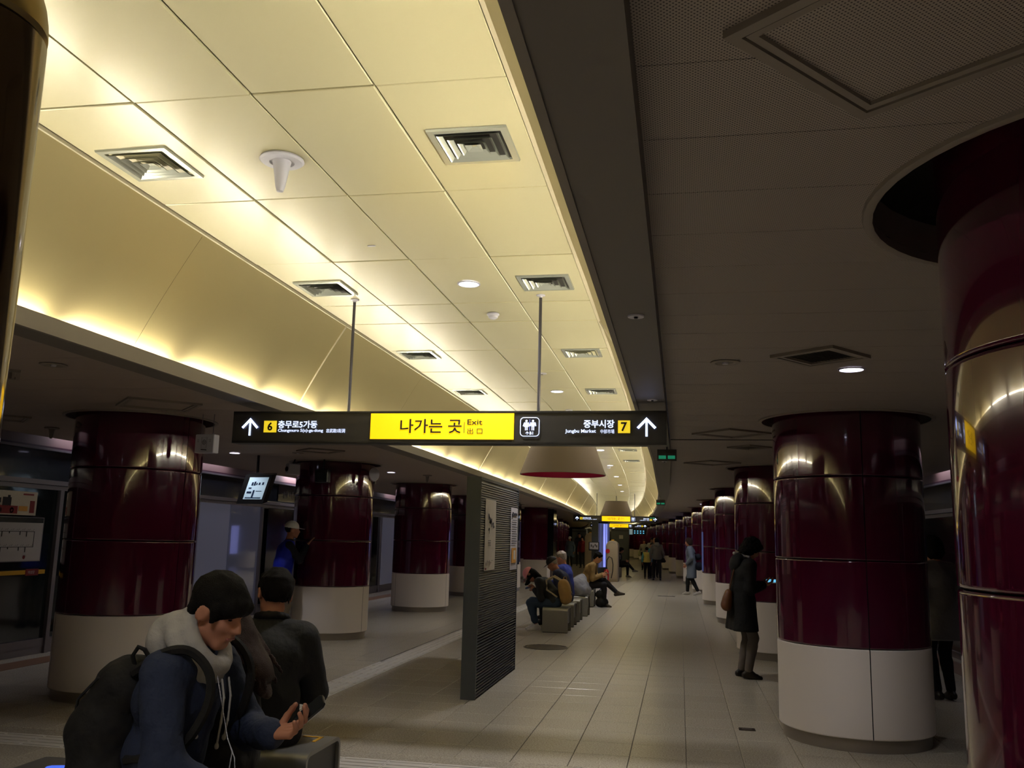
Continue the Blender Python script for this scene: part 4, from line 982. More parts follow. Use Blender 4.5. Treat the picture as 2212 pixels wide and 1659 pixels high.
# ================================================================ implicit-surface modeller for figures and soft things
def _caps(P, a, b, ra, rb, n=None, k=1.):
    a = np.asarray(a, np.float32); b = np.asarray(b, np.float32); ab = b-a; q = P-a
    L = float(ab @ ab)+1e-12
    t = np.clip((q @ ab)/L, 0, 1)[..., None]
    d = q-t*ab
    if n is not None:
        n = np.asarray(n, np.float32); n = n/np.linalg.norm(n); dn = (d @ n)[..., None]; d = d+n*dn*(1/k-1)
    return np.sqrt((d*d).sum(-1))-(ra+(rb-ra)*t[..., 0])
def _ell(P, c, r, Mx=None):
    q = P-np.asarray(c, np.float32)
    if Mx is not None: q = q @ np.asarray(Mx, np.float32)
    r = np.asarray(r, np.float32); k0 = np.sqrt(((q/r)**2).sum(-1)); k1 = np.sqrt(((q/(r*r))**2).sum(-1))+1e-9
    return k0*(k0-1)/k1
def surf(prims, res, k=.02, cuts=(), subs=(), noise=None):
    """prims: ('c',a,b,ra,rb[,n,k]) or ('e',c,r[,M]); smooth union, then planar cuts (point, normal: removed side) and subtractions"""
    lo = np.full(3, 1e9); hi = -lo; bx = []
    for p in prims:
        if p[0] == 'c': m = max(p[3], p[4]); a, b = np.minimum(p[1], p[2])-m, np.maximum(p[1], p[2])+m
        else: m = max(p[2]); a, b = np.array(p[1])-m, np.array(p[1])+m
        bx.append((a, b)); lo = np.minimum(lo, a); hi = np.maximum(hi, b)
    lo = lo-res*2-.004; hi = hi+res*2+.004; N = np.ceil((hi-lo)/res).astype(int)+1
    ax = [lo[i]+np.arange(N[i])*res for i in range(3)]
    F = np.full(N, .5, np.float32); mg = max(k, res)*1.6+res
    for p, (a, b) in zip(prims, bx):
        i0 = np.maximum(((a-mg-lo)/res).astype(int), 0); i1 = np.minimum(np.ceil((b+mg-lo)/res).astype(int)+1, N)
        g = np.stack(np.meshgrid(*[ax[i][i0[i]:i1[i]] for i in range(3)], indexing='ij'), -1).astype(np.float32)
        d = _caps(g, *p[1:]) if p[0] == 'c' else _ell(g, *p[1:])
        s = (slice(i0[0], i1[0]), slice(i0[1], i1[1]), slice(i0[2], i1[2])); f = F[s]
        hh = np.clip(.5+.5*(f-d)/k, 0, 1); F[s] = f*(1-hh)+d*hh-k*hh*(1-hh)
    if cuts or subs or noise:
        g = np.stack(np.meshgrid(*ax, indexing='ij'), -1).astype(np.float32)
        if noise:
            fr, am = noise; F += am*(np.sin(g[..., 0]*fr)*np.sin(g[..., 1]*fr*1.13+1)*np.sin(g[..., 2]*fr*.9+2)+.5*np.sin(g[..., 0]*fr*2.1+3)*np.sin(g[..., 1]*fr*1.9)*np.sin(g[..., 2]*fr*2.3)).astype(np.float32)
        for ct in cuts:
            nn = np.asarray(ct[1], np.float32); nn = nn/np.linalg.norm(nn); dp = (g-np.asarray(ct[0], np.float32)) @ nn
            if len(ct) > 2: dp = dp+ct[2]*(np.sin(g[..., 0]*170+g[..., 1]*60)+np.sin(g[..., 1]*210+g[..., 0]*80+1)+np.sin(g[..., 2]*90+g[..., 0]*250)).astype(np.float32)
            F = np.maximum(F, dp)
        for p in subs:
            d = _caps(g, *p[1:]) if p[0] == 'c' else _ell(g, *p[1:]); F = np.maximum(F, -d)
    # surface nets
    ins = F < 0; n0, n1, n2 = N
    acc = np.zeros((n0-1, n1-1, n2-1, 3), np.float32); cnt = np.zeros((n0-1, n1-1, n2-1), np.float32)
    for axis in range(3):
        sh = [slice(None)]*3; sl = sh.copy(); sl[axis] = slice(0, -1); sr = sh.copy(); sr[axis] = slice(1, None)
        a, b = F[tuple(sl)], F[tuple(sr)]; cr = (a < 0) != (b < 0); t = np.where(cr, a/(a-b+1e-12), 0)
        o = [i for i in range(3) if i != axis]
        for u in (0, 1):
            for v in (0, 1):
                s = [slice(None)]*3
                s[o[0]] = slice(u, N[o[0]]-1+u); s[o[1]] = slice(v, N[o[1]]-1+v); s[axis] = slice(0, N[axis]-1)
                c_ = cr[tuple(s)]; tt = t[tuple(s)]
                acc[..., axis] += np.where(c_, tt, 0); acc[..., o[0]] += c_*u; acc[..., o[1]] += c_*v; cnt += c_
    act = cnt > 0; idx = np.full(act.shape, -1, np.int64); idx[act] = np.arange(act.sum())
    ijk = np.argwhere(act); V = lo+(ijk+acc[act]/cnt[act][:, None])*res
    Fc = []
    for axis in range(3):
        o = [(axis+1) % 3, (axis+2) % 3]
        sl = [slice(1, -1)]*3; sl[axis] = slice(0, -1); sr = [slice(1, -1)]*3; sr[axis] = slice(1, None)
        a, b = ins[tuple(sl)], ins[tuple(sr)]; e = np.argwhere(a != b)
        if len(e) == 0: continue
        flip = a[tuple(e.T)]; e = e+1; e[:, axis] -= 1
        def cell(du, dv):
            c = e.copy(); c[:, o[0]] -= du; c[:, o[1]] -= dv
            c = np.minimum(np.maximum(c, 0), np.array(act.shape)-1); return idx[tuple(c.T)]
        q = np.stack([cell(1, 1), cell(0, 1), cell(0, 0), cell(1, 0)], 1); q[~flip] = q[~flip][:, ::-1]; Fc.append(q)
    Fc = np.concatenate(Fc); Fc = Fc[(Fc >= 0).all(1)]
    return V, Fc
def mesh_np(name, parts, matn, parent, scale=1., smooth=True):
    vs = []; fs_ = []; o = 0
    for V, Fq in parts: vs.append(V); fs_.append(Fq+o); o += len(V)
    V = np.concatenate(vs)*scale; Fq = np.concatenate(fs_)
    me = bpy.data.meshes.new(name); me.vertices.add(len(V)); me.vertices.foreach_set('co', V.astype(np.float32).ravel())
    me.loops.add(len(Fq)*4); me.loops.foreach_set('vertex_index', Fq.astype(np.int32).ravel())
    me.polygons.add(len(Fq)); me.polygons.foreach_set('loop_start', np.arange(len(Fq), dtype=np.int32)*4); me.polygons.foreach_set('loop_total', np.full(len(Fq), 4, np.int32))
    me.update(calc_edges=True); me.validate()
    me.polygons.foreach_set('use_smooth', [True]*len(me.polygons)); me.materials.append(MATS[matn])
    o = bpy.data.objects.new(name, me); col.objects.link(o); o.parent = parent; WO[o.name] = WO[parent.name]
    return o
def cmat(rgb, rough=.85, bump=None, coat=0., metal=0., sheen=0.):
    key = 'cloth_%d_%d_%d_%d' % (*rgb, int(rough*100))
    if key not in MATS: mat(key, rgb, rough, bump=bump if bump else ((15, .55, .018) if rough > .7 else None), coat=coat, metal=metal, spec=.3)
    return key
SKIN = cmat((168, 116, 92), .6); HAIRB = 'hair_black'; mat('hair_black', (13, 11, 11), .8, bump=(200, .8, .005), spec=.12); mat('hair_brown', (40, 25, 21), .7, bump=(220, .8, .005), spec=.2); mat('hair_grey', (150, 138, 128), .6, bump=(140, .3, .002))
mat('eye', (20, 14, 12), .2); mat('lips', (150, 84, 74), .5)
def v3(*a): return np.array(a, float)
def nrm_(v): return v/(np.linalg.norm(v)+1e-12)
def rotx(a): c, s = math.cos(a), math.sin(a); return np.array([[1, 0, 0], [0, c, -s], [0, s, c]])
def rotz(a): c, s = math.cos(a), math.sin(a); return np.array([[c, -s, 0], [s, c, 0], [0, 0, 1]])
def roty(a): c, s = math.cos(a), math.sin(a); return np.array([[c, 0, s], [0, 1, 0], [-s, 0, c]])
def ik(a, c, l1, l2, hint):
    d = c-a; L = np.linalg.norm(d); L2 = min(L, (l1+l2)*.999); dn = d/(L+1e-9)
    if L > L2: c = a+dn*L2
    x = (l1*l1-l2*l2+L2*L2)/(2*L2); h_ = math.sqrt(max(0, l1*l1-x*x)); hint = np.asarray(hint, float); p = hint-dn*(hint @ dn); p = nrm_(p)
    return a+dn*x+p*h_, c
def hand_prims(w_, d, n, curl=.5, s=1., side=1, spread=0.):
    """w_: wrist, d: towards the fingers, n: the way the palm faces"""
    d = nrm_(d); n = nrm_(n-d*(n @ d)); t = np.cross(d, n)*side; pr = []
    pr.append(('c', w_, w_+d*.03*s, .024*s, .022*s, n, .8))
    for i, o in enumerate((.032, .011, -.011, -.030)):
        k0 = w_+d*.022*s+t*o*.5*s; k1 = w_+d*(.088-.004*abs(i-1))*s+t*o*s; pr.append(('c', k0, k1, .0135*s, .0115*s))
        L = (.040, .045, .042, .032)[i]; p = k1; a = 0; tt = t*spread*(1.5-i)*.16
        for j, f in enumerate((1., .68, .52)):
            a += curl*(.75, .95, .7)[j]; dd = nrm_(d*math.cos(a)+n*math.sin(a)+tt); q = p+dd*L*f*s
            pr.append(('c', p, q, (.0100-.0008*j)*s, (.0092-.0008*j)*s)); p = q
    b0 = w_+d*.020*s+t*.026*s+n*.004*s; b1 = b0+nrm_(d*.62+t*.62+n*(.25+curl*.5))*.042*s; b2 = b1+nrm_(d*.85+t*.18+n*(.3+curl*.55))*.034*s; b3 = b2+nrm_(d*.9-t*.1+n*(.35+curl*.5))*.024*s
    pr += [('c', b0, b1, .0145*s, .012*s), ('c', b1, b2, .0112*s, .0102*s), ('c', b2, b3, .0098*s, .0086*s)]
    return pr
def person(label, loc, rz, pose, look, S=1.067, res=.02, group=None):
    t = thing('person', (loc[0], loc[1], 0), label, 'person', group, R(rz))
    p = pose; g = lambda k, d: p.get(k, d)
    P = v3(*g('pelvis', (0, 0, .93)))
    lean, hunch, sl = R(g('lean', 2)), R(g('hunch', 6)), R(g('side', 0)); tw = R(g('twist', 0))
    M1 = roty(sl) @ rotx(-lean) @ rotz(tw*.4); M2 = roty(sl) @ rotx(-(lean+hunch)) @ rotz(tw)
    up1 = M1 @ v3(0, 0, 1); up2 = M2 @ v3(0, 0, 1); rt1 = M1 @ v3(1, 0, 0); rt = M2 @ v3(1, 0, 0); fw = M2 @ v3(0, 1, 0); fw1 = M1 @ v3(0, 1, 0)
    waist = P+up1*.15; chest = waist+nrm_(up1+up2)*.19; neck = chest+up2*.165
    hp, hy, hr = R(g('pitch', 8)), R(g('yaw', 0)), R(g('roll', 0))
    HM = rotz(tw+hy) @ rotx(-hp) @ roty(hr)
    hup = nrm_(up2*.6+HM @ v3(0, 0, 1)*.6); H = neck+hup*.125+HM @ v3(0, .012, .03)
    fat = g('fat', 1.)
    sh = {s: chest+up2*.095+rt*.172*s*g('broad', 1.) for s in (1, -1)}; hip = {s: P-up1*.03+rt1*.09*s for s in (1, -1)}
    wr = {1: v3(*g('wrR', (.25, .05, .86))), -1: v3(*g('wrL', (-.25, .05, .86)))}
    an = {1: v3(*g('anR', (.10, 0, .085))), -1: v3(*g('anL', (-.10, 0, .085)))}
    el = {}; kn = {}
    for s, q in ((1, 'R'), (-1, 'L')):
        el[s], wr[s] = ik(sh[s], wr[s], .285, .25, g('el'+q, (.5*s, -.8, -.3)))
        kn[s], an[s] = ik(hip[s], an[s], .425, .41, g('kn'+q, (0.05*s, 1, .1)))
    E_ = lambda c: H+HM @ v3(*c)
    hd = [('e', E_((0, -.012, .022)), (.074, .092, .090), HM), ('e', E_((0, .018, -.035)), (.060, .070, .080), HM), ('c', E_((-.018, .058, -.100)), E_((.018, .058, -.100)), .022, .022),
          ('c', E_((-.045, .0, -.07)), E_((-.02, .05, -.095)), .022, .02), ('c', E_((.045, .0, -.07)), E_((.02, .05, -.095)), .022, .02),
          ('c', E_((-.03, .068, .022)), E_((.03, .068, .022)), .014, .014), ('c', E_((-.034, .055, -.025)), E_((-.03, .06, -.03)), .024, .024), ('c', E_((.034, .055, -.025)), E_((.03, .06, -.03)), .024, .024)]
    face = [('c', E_((0, .082, .010)), E_((0, .104, -.030)), .0085, .0125), ('c', E_((-.010, .092, -.034)), E_((.010, .092, -.034)), .009, .009), ('c', E_((-.018, .084, -.060)), E_((.018, .084, -.060)), .0085, .0085), ('c', E_((-.014, .082, -.071)), E_((.014, .082, -.071)), .0088, .0088)]
    ears = [('e', E_((s*.076, -.004, -.014)), (.010, .017, .027), HM) for s in (1, -1)]
    if res < .014:
        for s in (1, -1):
            rg = [E_((s*(.083+.004*math.cos(q)), -.008-.017*math.cos(q), -.012+.026*math.sin(q))) for q in [R(x) for x in range(-70, 200, 30)]]
            ears += [('c', a_, b_, .0052, .0052) for a_, b_ in zip(rg[:-1], rg[1:])]
    nk = [('c', E_((0, -.022, -.075)), neck-up2*.03-fw*.01, .052, .060)]
    def torso(i, f=1.):
        return [('c', P-rt1*.07, P+rt1*.07, (.105+i)*f, (.105+i)*f, fw1, .92), ('c', waist-rt1*.055, waist+rt1*.055, (.095+i)*f, (.095+i)*f, fw1, .9), ('c', chest-rt*.075, chest+rt*.075, (.105+i)*f, (.105+i)*f, fw, .88),
                ('c', P, waist, (.115+i)*f, (.11+i)*f), ('c', waist, chest, (.11+i)*f, (.115+i)*f), ('c', chest, neck-up2*.02, (.10+i)*f, .055+i*.5), ('c', sh[1]-rt*.03, neck-up2*.03, .056+i, .05+i*.4), ('c', sh[-1]+rt*.03, neck-up2*.03, .056+i, .05+i*.4)]
    def arms(i, cut=1.):
        o = []
        for s in (1, -1):
            e2 = el[s]+(wr[s]-el[s])*cut; o += [('c', sh[s], el[s], .052+i, .042+i), ('c', el[s], e2, .042+i, (.042+(.029-.042)*cut)+i)]
        return o
    def legs(i, cut=1., flare=0.):
        o = []
        for s in (1, -1):
            a2 = kn[s]+(an[s]-kn[s])*cut; o += [('c', hip[s], kn[s], .082+i, .055+i), ('c', kn[s], a2, .055+i, .040+i+flare)]
            o.append(('c', kn[s]+(an[s]-kn[s])*.25-0*fw, kn[s]+(an[s]-kn[s])*.4, .056+i*.9, .05+i*.9))
        return o
    fz = {}
    for s, q in ((1, 'R'), (-1, 'L')):
        fz[s] = nrm_(v3(*g('ft'+q, (.12*s, 1, -.12))))
    feet = []
    for s in (1, -1): feet.append(('c', an[s]+fz[s]*.0-v3(0, 0, .012), an[s]+fz[s]*.10-v3(0, 0, .03), .024, .016))
    body = hd+face+ears+nk+torso(-.018*1., 1.)+arms(-.006)+legs(-.008)+feet
    parts = [surf([q if q[0] != 'c' else q for q in body], res, k=.012 if res < .013 else .018)]
    if g('hands', True):
        hres = .0038 if res < .012 else .006
        for s, q in ((1, 'R'), (-1, 'L')):
            d = v3(*g('hd'+q, tuple(wr[s]-el[s]))); n = v3(*g('hn'+q, (-s, .1, 0)))
            sd = 1 if (np.cross(nrm_(d), nrm_(n)) @ v3(*g('th'+q, (0, 1, .2)))) > 0 else -1
            parts.append(surf(hand_prims(wr[s], d, n, g('curl'+q, .45), 1.02, sd, g('spread'+q, 0.)), hres, k=.006))
    o = mesh_np('body', parts, look.get('skin', SKIN), t, S)
    if res < .014 and g('eyes', True):
        b = [surf([('e', E_((s*.031, .073, .002)), (.012, .006, .0035), HM)], .003, k=.003) for s in (1, -1)]
        mesh_np('eyes', b, 'eye', t, S)
        mesh_np('lips', [surf([('c', E_((-.019, .0885, -.0645)), E_((.019, .0885, -.0645)), .0065, .0065)], .003, k=.003)], 'lips', t, S)
    J = dict(P=P, waist=waist, chest=chest, neck=neck, sh=sh, hip=hip, wr=wr, an=an, el=el, kn=kn, H=H, E=E_, HM=HM, up1=up1, up2=up2, rt=rt, rt1=rt1, fw=fw, fw1=fw1, fz=fz, S=S, t=t)
    # trousers, shoes
    i = look.get('leg_i', .010); mesh_np('trousers', [surf([('c', P-rt1*.07, P+rt1*.07, .112+i, .112+i, fw1, .95), ('c', P, waist-up1*.04, .118+i, .108+i)]+legs(i, look.get('leg_cut', .93), look.get('flare', .0)), res, k=.02, cuts=[(waist-up1*.02, up1)] if P[2] > .7 else [])], look['legs'], t, S)
    for s in (1, -1):
        a = an[s]; f = fz[s]; dn = v3(0, 0, -1); dn = nrm_(dn-f*(dn @ f)) if abs(f[2]) < .9 else v3(0, -1, 0)
        pr = [('c', a+dn*.035-f*.04, a+dn*.042+f*.10, .036, .036), ('c', a+dn*.050-f*.04, a+dn*.052+f*.155, .030, .026), ('c', a-dn*.01, a+dn*.02+f*.05, .042, .036)]
        mesh_np('shoe', [surf(pr, max(.009, res*.7), k=.02, cuts=[(a+dn*.078, dn)])], look['shoes'], t, S)
        if 'sole' in look: mesh_np('shoe', [surf([('c', a+dn*.068-f*.04, a+dn*.068+f*.15, .036, .034, dn, .35)], max(.009, res*.7), k=.01, cuts=[(a+dn*.079, dn)])], look['sole'], t, S)
    # upper garment
    i = look.get('top_i', .014); pr = torso(i, fat)+arms(look.get('arm_i', .012), look.get('sleeve', .93)); cuts = []
    hem = look.get('hem')
    if hem is not None:                                # long coat: skirt of flattened cones down to the hem
        w_ = look.get('hem_w', .17); c0 = P-up1*.02; c1 = v3(P[0]+look.get('hem_x', 0), P[1]+look.get('hem_y', 0), hem)
        for s in (-1, 0, 1): pr.append(('c', c0+rt1*.06*s, c1+rt1*w_*.62*s, .118+i, w_*.72, fw1, .92))
        cuts = [((0, 0, hem), (0, look.get('hem_tilt', 0.), -1))]
    else: cuts = [(P-up1*look.get('hem_drop', .04), -up1)]
    cuts.append((neck+up2*.03, up2))
    mesh_np(look.get('top_name', 'jacket'), [surf(pr, res, k=.03, cuts=cuts, noise=look.get('fold'))], look['top'], t, S)
    if 'vest' in look: mesh_np('vest', [surf(torso(i+.014, fat), res, k=.03, cuts=[(P-up1*.05, -up1), (neck+up2*.0, up2)])], look['vest'], t, S)
    # hair
    hs = look.get('hair', 'short'); hm = look.get('hair_m', HAIRB); vol = look.get('vol', .0); nz = look.get('hair_noise', (75., .0035))
    if hs:
        hp_ = [('e', E_((0, -.016, .032)), (.083+vol, .100+vol, .094+vol), HM)]
        pl = {'short': ((0, .078, .055), (-0.0, -.062, -.075)), 'fringe': ((0, .105, .012), (0, -.045, -.085)), 'bob': ((0, .085, .045), (0, .0, -.10)), 'long': ((0, .080, .050), (0, .03, -.10)), 'crop': ((0, .078, .060), (0, -.066, -.045)), 'balding': ((0, .05, .09), (0, -.066, -.06))}[hs]
        a, b = v3(*pl[0]), v3(*pl[1]); dd = nrm_(b-a); nn = np.cross(v3(1, 0, 0), dd); nn = nn if nn[1] > 0 or nn[2] < 0 else -nn
        if nn @ (v3(0, .1, -.08)-a) < 0: nn = -nn
        subs = [('e', E_((s*.088, .004, -.02)), (.022, .020, .034), HM) for s in (1, -1)] if hs in ('short', 'crop', 'fringe', 'balding') else []
        if hs == 'bob': hp_ += [('e', E_((0, -.035, -.02)), (.086+vol, .080+vol, .100+vol), HM)]
        if hs == 'long':
            hp_ += [('e', E_((0, -.035, -.02)), (.084+vol, .075+vol, .10+vol), HM)]
            hp_ += look['strands'](J) if callable(look['strands']) else look['strands']
        if hs == 'fringe': hp_ += [('c', E_((-.045, .058, .040)), E_((.045, .058, .040)), .034, .034), ('c', E_((0, -.070, -.02)), E_((0, -.066, -.075)), .045, .035), ('e', E_((0, -.022, .044)), (.094, .102, .086), HM)]+[('c', E_((s*.080, .03, .03)), E_((s*.078, .035, -.02)), .016, .010) for s in (1, -1)]
        if res < .0145 and not look.get('cap') and hs in ('short', 'crop', 'fringe', 'bob', 'balding'):
            rg = random.Random(7); n_ = {'fringe': 64, 'short': 44, 'crop': 44, 'bob': 60, 'balding': 20}[hs]
            for q in range(n_):
                az = 2*math.pi*(q+rg.random()*.7)/n_; fx, fy = math.sin(az), math.cos(az)       # fy 1 = front
                zr = {'fringe': (.026, -.012, -.085), 'short': (.052, .0, -.07), 'crop': (.058, .012, -.05), 'bob': (.045, -.04, -.095), 'balding': (.08, .01, -.05)}[hs]
                z1 = zr[0] if fy > .45 else (zr[1] if fy > -.25 else zr[2]); z1 += rg.uniform(-.012, .012)
                if abs(fx) > .85 and -.35 < fy < .15 and hs != 'bob': z1 = .012+rg.uniform(0, .01)     # clear of the ear
                w1 = 1+vol*9; r1 = rg.uniform(.0065, .010)
                c0 = (fx*.035, -.02+fy*.035, .112+vol); c1 = (fx*.076*w1, -.012+fy*(.096 if fy < 0 else .088)*w1, max(.062, z1+.03)); c2 = (fx*(.080 if z1 > -.03 else .070)*w1, -.012+fy*(.092 if fy > 0 else .098+.1*min(0, z1+.02))*w1, z1)
                if hs == 'bob': c1 = tuple(v*rg.uniform(.98, 1.06) for v in c1); c2 = tuple(v*rg.uniform(.95, 1.12) for v in c2); r1 *= 1.8
                hp_ += [('c', E_(c0), E_(c1), r1*1.2, r1*1.1), ('c', E_(c1), E_(c2), r1*1.1, .004 if hs != 'bob' else r1*.8)]
            res_h = max(.0075, min(res, .0085)); kh = .006
            cut_h = [] 
            core = hp_[:1]
            mesh_np('hair', [surf(hp_, res_h, k=kh, cuts=[(H+HM @ (a+v3(0, .012, -.012)), HM @ nn, .003)], subs=subs+[('e', E_((0, .075, -.055)), (.058, .05, .068), HM)], noise=nz)], hm, t, S)
        else: mesh_np('hair', [surf(hp_, min(res, .014) if res < .02 else res, k=.02, cuts=[(H+HM @ a, HM @ nn, look.get('jag', .0022))] if hs != 'long' else [], subs=subs+([('e', E_((0, .085, -.03)), (.064, .06, .085), HM)] if hs == 'long' else []), noise=nz)], hm, t, S)
    cp = look.get('cap')
    if cp:
        pr = [('e', E_((0, -.012, .036)), (.093, .109, .100), HM)]
        yb = 1 if not look.get('cap_back') else -1
        mesh_np('cap', [surf(pr, min(res, .012), k=.01, cuts=[(E_((0, 0, .022)), HM @ v3(0, -.12, -1))]), surf([('c', E_((0, .085*yb, .028)), E_((0, .135*yb, .018)), .060, .058, HM @ v3(0, .15, 1), .10)], min(res, .010), k=.008)], cp, t, S)
    for ex in look.get('extra', []):
        nm, fn, mm, rs, kk = ex[:5]; prs = fn(J); mesh_np(nm, [surf(prs, rs, k=kk, noise=ex[5] if len(ex) > 5 else None)], mm, t, S)
    if 'hood' in look:
        b0 = neck+up2*.02; hdp = []
        ang = [2*math.pi*q/10 for q in range(10)]; ring = [b0+rt*.082*math.cos(a)+fw*(.075*math.sin(a)+.005)-up2*(.045*math.sin(a)) for a in ang]
        for q in range(10): hdp.append(('c', ring[q], ring[(q+1) % 10], .026, .026))
        hdp.append(('e', b0-fw*.095-up2*.045, (.10, .065, .085), M2)); hdp.append(('c', b0-fw*.085-rt*.05+up2*.03, b0-fw*.085+rt*.05+up2*.03, .035, .035))
        mesh_np('hood', [surf(hdp, min(res, .014), k=.02)], look['hood'], t, S)
    return t, J
def wpt(t, J, p):
    """local figure point -> world"""
    a = t.rotation_euler.z; c, s = math.cos(a), math.sin(a); q = np.asarray(p)*J['S']; return Vector((t.location.x+c*q[0]-s*q[1], t.location.y+s*q[0]+c*q[1], q[2]))
def soft(name, parent, prims, res, k, matn, noise=None, cuts=()):
    return mesh_np(name, [surf(prims, res, k=k, noise=noise, cuts=cuts)], matn, parent)
BLK = cmat((16, 15, 16)); CHAR = cmat((30, 30, 32)); SHO = cmat((26, 22, 20), .45)
# ---------------------------------------------------------------- foreground: man in denim jacket with a phone
denim = cmat((30, 38, 60), .85, bump=(17, .7, .02)); grey_fleece = cmat((158, 154, 148), .95, bump=(26, .6, .012))
def hood_front(J):
    n, u, f, r = J['neck'], J['up2'], J['fw'], J['rt']; o = []
    ring = [n+u*.035+r*.088*math.cos(a)+f*(.082*math.sin(a)+.012)-u*(.062*math.sin(a)) for a in [2*math.pi*q/14 for q in range(14)]]
    for q in range(14): o.append(('c', ring[q], ring[(q+1) % 14], .030, .030))
    ring = [n-u*.005+r*.112*math.cos(a)+f*(.095*math.sin(a)-.010)-u*(.070*math.sin(a)) for a in [2*math.pi*q/14 for q in range(14)]]
    for q in range(14): o.append(('c', ring[q], ring[(q+1) % 14], .026, .026))
    o += [('e', n-f*.115-u*.02, (.105, .07, .10)), ('c', n-f*.10-r*.05+u*.055, n-f*.10+r*.05+u*.055, .04, .04)]
    return o
def strings(J):
    n, u, f, r = J['neck'], J['up2'], J['fw'], J['rt']; o = []
    for s in (.018, -.03):
        a = n+f*.135-u*.055+r*s; pts = [a, a+v3(0, .012, -.06), a+v3(.004, .010, -.14), a+v3(.004, .0, -.20-.02*(s > 0))]
        for q in range(3): o.append(('c', pts[q], pts[q+1], .0042, .0042))
        o.append(('e', pts[-1], (.008, .008, .011)))
    return o
def earwire(J):
    n, u, f, r = J['neck'], J['up2'], J['fw'], J['rt']; a = n+f*.16-u*.10+r*.03; o = []
    pts = [a+v3(0, -.03, .10), a+v3(.0, .01, -.05), a+v3(0, .035, -.14), a+v3(0, .055, -.18), a+v3(0, .045, -.27), a+v3(0, .055, -.36), a+v3(0, .075, -.28), a+v3(0, .065, -.20), a+v3(0, .05, -.17)]
    for q in range(len(pts)-1): o.append(('c', pts[q], pts[q+1], .0022, .0022))
    return o
def inner_hoodie(J):
    P, u, f, r = J['P'], J['up1'], J['fw1'], J['rt1']; return [('c', P+u*.01+f*.045-r*.06, P+u*.01+f*.045+r*.06, .085, .085), ('c', P+u*.06+f*.05, P+u*.10+f*.045, .08, .08)]
m1, J1 = person('young man in denim jacket and grey hood bowed over his phone at lower left', (-2.05, 3.50), -90,
    dict(pelvis=(0, -.02, .485), lean=7, hunch=13, pitch=26, yaw=-6, wrR=(.15, .34, .52), wrL=(-.055, .375, .692), elR=(.7, -.7, -.4), elL=(-.7, -.2, -.8), anR=(.12, .40, .085), anL=(-.12, .44, .085),
         hdL=(.10, .92, .22), hnL=(.42, -.12, .85), curlL=.62, thL=(-.1, -.3, 1), curlR=.5, hnR=(-.3, -.2, -1), broad=1.06, spreadL=.3),
    dict(legs=CHAR, shoes=SHO, top=denim, top_i=.024, arm_i=.022, hair='fringe', vol=.003, hem_drop=.02, fold=(38., .0045),
         extra=[('hood', hood_front, grey_fleece, .0085, .022), ('drawstring', strings, grey_fleece, .0035, .004), ('inner_hoodie', inner_hoodie, grey_fleece, .012, .02)]), S=1.15, res=.0095)
t = thing('earphones', (m1.location.x, m1.location.y, 0), 'thin white earphone cord looping down the chest of the man in denim', 'earphones', None, R(-90)); mesh_np('cord', [surf(earwire(J1), .0028, k=.002)], 'white_plastic', t, 1.15)
b = MB()
for k in range(4):
    q = wpt(m1, J1, J1['chest']+J1['fw']*(.135+.004*k)-J1['up2']*(.0+.085*k)+J1['rt']*.055); b.cyl(q-Vector((.004, .0, 0)), q+Vector((.006, -.004, 0)), .0085, n=12)
o = b.build('button', 'steel', m1); o.parent = None; o.location = (0, 0, 0); o.parent = m1; o.matrix_parent_inverse = m1.matrix_basis.inverted() if False else Matrix.Translation(m1.location).__matmul__(Matrix.Rotation(R(-90), 4, 'Z')).inverted()
# phone in his left hand
hw = wpt(m1, J1, J1['wr'][-1])
def phone(name, c, lx, nz, L, W_, label, scr, case='black_plastic', lit=None):
    """c centre, lx long axis, nz screen normal"""
    lx = Vector(lx).normalized(); nz = Vector(nz); nz = (nz-lx*nz.dot(lx)).normalized(); wy = nz.cross(lx)
    t = thing(name, tuple(c), label, 'phone'); c = Vector((0, 0, 0))
    def sl(u, v, w0, w1, e=.0):
        pts = []
        k = .012*L/.14
        for (a, b_) in ((-u+k, -v), (u-k, -v), (u, -v+k), (u, v-k), (u-k, v), (-u+k, v), (-u, v-k), (-u, -v+k)): pts.append((a, b_))
        n = 8; vs = [c+lx*a+wy*b_+nz*w0 for a, b_ in pts]+[c+lx*a+wy*b_+nz*w1 for a, b_ in pts]
        return MB().add(vs, [tuple(range(n-1, -1, -1)), tuple(range(n, 2*n))]+[(i, (i+1) % n, n+(i+1) % n, n+i) for i in range(n)])
    sl(L/2, W_/2, -.0045, .0045).build('case', case, t, world=False); sl(L/2-.004, W_/2-.003, .0045, .0055).build('screen', scr, t, world=False)
    sl(L/2*.99, W_/2*.99, -.0075, -.0045).build('back_cover', lit or case, t, world=False)
    return t
phone('phone', (hw.x+.135, hw.y+.035, hw.z+.085), (.74, .12, .66), (-.50, -.62, .60), .155, .080, 'dark phone with a white back corner held by the man in denim', 'glass_dark', lit='white_plastic')
def spline(P_, n=5):
    Q = [P_[0]]+P_+[P_[-1]]; o = []
    for i in range(1, len(Q)-2):
        for k in range(n):
            t_ = k/n; p0, p1, p2, p3 = Q[i-1], Q[i], Q[i+1], Q[i+2]
            o.append(.5*((2*p1)+(p2-p0)*t_+(2*p0-5*p1+4*p2-p3)*t_*t_+(3*p1-p0-3*p2+p3)*t_**3))
    return o+[Q[-1]]
